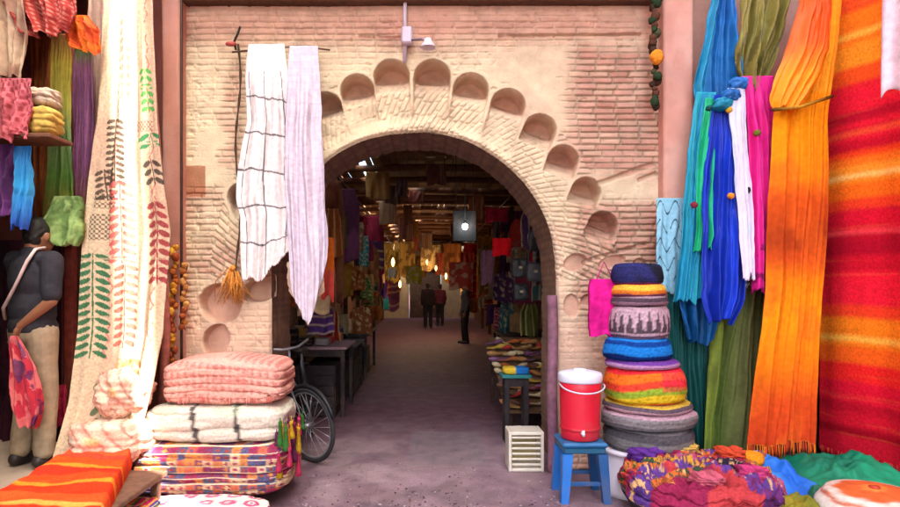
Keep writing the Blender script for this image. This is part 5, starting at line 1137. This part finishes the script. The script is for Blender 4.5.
def fuse(parts, name, m, colf, parent, vox, T_, smooth=4):
    V = []; F = []; n = 0
    for g in parts: V.append(np.concatenate(g.v)); F += [tuple(i+n for i in f) for f in g.f]; n += g.n
    V = T_(np.concatenate(V)); me = bpy.data.meshes.new('tmp'); me.from_pydata(V.tolist(), [], F)
    o = bpy.data.objects.new('tmp', me); COL.objects.link(o)
    r_ = o.modifiers.new('r', 'REMESH'); r_.mode = 'VOXEL'; r_.voxel_size = vox
    s_ = o.modifiers.new('s', 'SMOOTH'); s_.iterations = smooth; s_.factor = .5
    dg = bpy.context.evaluated_depsgraph_get(); ev = o.evaluated_get(dg); m2 = ev.to_mesh()
    vv = np.zeros(len(m2.vertices)*3); m2.vertices.foreach_get('co', vv); vv = vv.reshape(-1, 3); ff = [tuple(p_.vertices) for p_ in m2.polygons]; ev.to_mesh_clear()
    bpy.data.objects.remove(o); bpy.data.meshes.remove(me)
    g = G(); g.add(vv, ff, colf(vv) if callable(colf) else colf); return g.build(name, m, parent)
def person(label, x, y, z, yaw, h, J, top, trouser, skin='8a5a40', hair='17120f', vox=.009, long_top=False, group=None, hairy=True, lean=0.0):
    """figure faces +y in its own frame before yaw; J overrides joints"""
    t = thing('person', label, 'person', (x, y, z), group); k = h/1.74; ca, sa = math.cos(yaw), math.sin(yaw)
    def T_(V):
        V = np.asarray(V)*k; V = V.copy(); V[:, 1] += lean*np.clip(V[:, 2]-.9*k, 0, None)
        return np.stack([V[:, 0]*ca-V[:, 1]*sa+x, V[:, 0]*sa+V[:, 1]*ca+y, V[:, 2]+z], 1)
    j = dict(hipL=(-.09, 0, .92), hipR=(.09, 0, .92), kneL=(-.10, .03, .50), kneR=(.10, .02, .50), ankL=(-.10, -.02, .09), ankR=(.11, 0, .09),
             shL=(-.18, 0, 1.43), shR=(.18, 0, 1.43), elL=(-.23, -.03, 1.14), elR=(.23, -.03, 1.14), wrL=(-.22, .06, .89), wrR=(.22, .06, .89), head=(0, .02, 1.62)); j.update(J)
    A = lambda n_: np.array(j[n_], float)
    b = [ell((0, 0, 1.30), (.155, .105, .20)), ell((0, 0, 1.05), (.14, .10, .20)), ell((0, 0, .95), (.155, .11, .12)), capsule(A('shL')*.9+[0, 0, .14], A('shR')*.9+[0, 0, .14], .055, .055),
         capsule((0, -.01, 1.42), (0, .0, 1.53), .062, .052)]
    hd = A('head')
    b += [ell(hd+[0, -.005, .015], (.075, .095, .112)), ell(hd+[0, .025, -.055], (.055, .065, .055)), capsule(hd+[0, .085, .02], hd+[0, .108, -.018], .010, .016),
          ell(hd+[-.077, -.005, -.005], (.012, .022, .032)), ell(hd+[.077, -.005, -.005], (.012, .022, .032)), capsule(hd+[-.022, .088, -.052], hd+[.022, .088, -.052], .008, .008),
          ell(hd+[-.03, .078, .032], (.016, .012, .006)), ell(hd+[.03, .078, .032], (.016, .012, .006))]
    for s_ in 'LR':
        sg = -1 if s_ == 'L' else 1
        b += [capsule(A('sh'+s_), A('el'+s_), .052, .040), capsule(A('el'+s_), A('wr'+s_), .040, .027)]
        b += [capsule(A('hip'+s_), A('kne'+s_), .082, .055), capsule(A('kne'+s_), A('ank'+s_), .053, .036), capsule(A('ank'+s_)+[0, -.03, -.045], A('ank'+s_)+[0, .15, -.06], .036, .028)]
        wv = A('wr'+s_); d_ = wv-A('el'+s_); d_ = d_/np.linalg.norm(d_); d2 = d_*.75+np.array([0, .25, -.6]); d2 /= np.linalg.norm(d2)
        sp = np.array([0, 1.0, 0])-d2*d2[1]; sp /= np.linalg.norm(sp)+1e-9; inn = np.cross(d2, sp)*sg
        pc = wv+d2*.045; b.append(capsule(wv, wv+d2*.085+sp*.012, .026, .022)); b.append(capsule(wv+d2*.03-sp*.018, wv+d2*.085-sp*.02, .018, .018)); b.append(capsule(wv+d2*.03+sp*.018, wv+d2*.085+sp*.024, .018, .018))
        for q, (o_, l_) in enumerate(((.030, .068), (.010, .078), (-.010, .072), (-.029, .056))):
            r0 = wv+d2*.09+sp*o_; m_ = r0+d2*l_*.5-inn*.010; e_ = m_+d2*l_*.42-inn*.022; b.append(capsule(r0, m_, .0095, .009)); b.append(capsule(m_, e_, .009, .0075))
        th0 = wv+d2*.03+sp*.03; th1 = th0+d2*.03+sp*.028; b.append(capsule(th0, th1, .012, .011)); b.append(capsule(th1, th1+d2*.032+sp*.004, .0105, .009))
    fuse(b, 'body', SKIN, H(skin), t, vox*k, T_, 3)
    # clothes
    c = [ell((0, 0, 1.30), (.185, .135, .20)), ell((0, 0, 1.10), (.175, .13, .22)), ell((0, 0, .97), (.178, .135, .13)), capsule(A('shL')*.93+[0, 0, .10], A('shR')*.93+[0, 0, .10], .072, .072), capsule((0, -.012, 1.38), (0, -.01, 1.47), .10, .072)]
    for s_ in 'LR':
        e_ = A('el'+s_) if not long_top else A('wr'+s_); 
        if long_top: c += [capsule(A('sh'+s_), A('el'+s_), .075, .06), capsule(A('el'+s_), A('wr'+s_)*.92+A('el'+s_)*.08, .058, .045)]
        else: c += [capsule(A('sh'+s_), A('sh'+s_)*.15+e_*.85, .074, .062)]
    if long_top == 2: c += [capsule((0, 0, .9), (0, 0, .25), .19, .22)]
    rs = np.random.RandomState(3)
    def wr(V):
        V = T_(V); f_ = (fbm(V[:, 0]*14+V[:, 2]*9, V[:, 2]*22, 320)-.5)*.022; q_ = V-np.array([x, y, 0]); q_[:, 2] = 0; q_ /= np.linalg.norm(q_, axis=1)[:, None]+1e-6; return V+q_*f_[:, None]
    fuse(c, 'shirt' if long_top != 2 else 'robe', FAB, lambda V: mixc(H(top), H(top)*.82, sm(.4, .6, fbm(V[:, 0]*9, V[:, 2]*9, 300))), t, vox*k*1.1, wr, 2)
    if long_top != 2:
        c = [ell((0, 0, .93), (.172, .128, .13))]
        for s_ in 'LR': c += [capsule(A('hip'+s_), A('kne'+s_), .104, .078), capsule(A('kne'+s_), A('ank'+s_)+[0, 0, .02], .078, .066)]
        fuse(c, 'trousers', FAB, lambda V: mixc(H(trouser), H(trouser)*.85, sm(.4, .6, fbm(V[:, 0]*9, V[:, 2]*9, 301))), t, vox*k*1.1, wr, 2)
    c = []
    for s_ in 'LR': c += [capsule(A('ank'+s_)+[0, -.035, -.045], A('ank'+s_)+[0, .16, -.058], .046, .038)]
    fuse(c, 'shoes', LEATHER, H('2c2220'), t, vox*k, T_, 2)
    if hairy:
        c = [ell(hd+[0, -.022, .04], (.083, .092, .098)), ell(hd+[0, -.055, -.01], (.070, .055, .08))]
        def hr(V):
            V = T_(V); q_ = V-T_(np.array([hd]))[0]; n_ = q_/(np.linalg.norm(q_, axis=1)[:, None]+1e-6); return V+n_*((fbm(V[:, 0]*60+V[:, 1]*50, V[:, 2]*45, 330)-.5)*.018)[:, None]
        fuse(c, 'hair', HAIR, H(hair), t, vox*k*.8, hr, 1)
    return t
man = person('man in a charcoal shirt and beige trousers standing in the left shop, back turned', P(33, 300, 4.1)[0], 4.1, .335, math.radians(-22), 1.70,
       dict(elL=(-.20, .08, 1.15), wrL=(-.10, .0, .90), elR=(.24, -.04, 1.15), wrR=(.05, -.12, .98), shR=(.19, 0, 1.42), head=(.0, .05, 1.60)), '322f35', '98846c', vox=.0065)
g = G(); mx_, my_ = man.location.x, man.location.y
def mp(a_, b_, c_): ca, sa = math.cos(math.radians(-22)), math.sin(math.radians(-22)); k = 1.70/1.74; return (a_*k*ca-b_*k*sa+mx_, a_*k*sa+b_*k*ca+my_, c_*k+.335)
g.tube([mp(.05, .05, 1.52), mp(.11, -.06, 1.50), mp(.125, -.125, 1.42), mp(.04, -.15, 1.25), mp(-.08, -.15, 1.10), mp(-.17, -.08, 1.02)], .011, H('c8b0ac'), 8)
one('bag_strap', g, FAB, 'pale strap slung over the back of the man in charcoal', 'strap')
a = mp(.0, -.19, .82)
drape('held_cloth', 'red and pink patterned cloth held behind his back by the man', 'cloth', [(336, 10, 17), (352, 7, 28), (385, 8, 38), (412, 12, 40), (428, 20, 34)], 3.86,
      lambda U, V: mixc(mixc(H('b03040'), H('c86a6a'), (fbm(U*6, V*6, 310) > .5)*.8), H('4a2a5a'), (fbm(U*5+8, V*5, 311) > .62)*.8), amp=.03, nf=2, seed=33)
person('distant person in a dark jacket standing mid passage at the far end', P(428, 320, 22)[0], 22.5, 0, 0, 1.7, dict(kneR=(.1, .12, .5)), '2c2228', '24242c', vox=.016, long_top=1)
person('distant person in a maroon top left of the centre at the far end', P(440, 320, 24)[0], 24, 0, .3, 1.66, dict(), '5a2430', '2a2426', vox=.016, long_top=1)
person('person in dark grey standing at the right stalls, nearest of those in the passage', 1.05, 16.5, 0, 1.8, 1.68, dict(), '44444c', '2a2426', vox=.014, long_top=1)
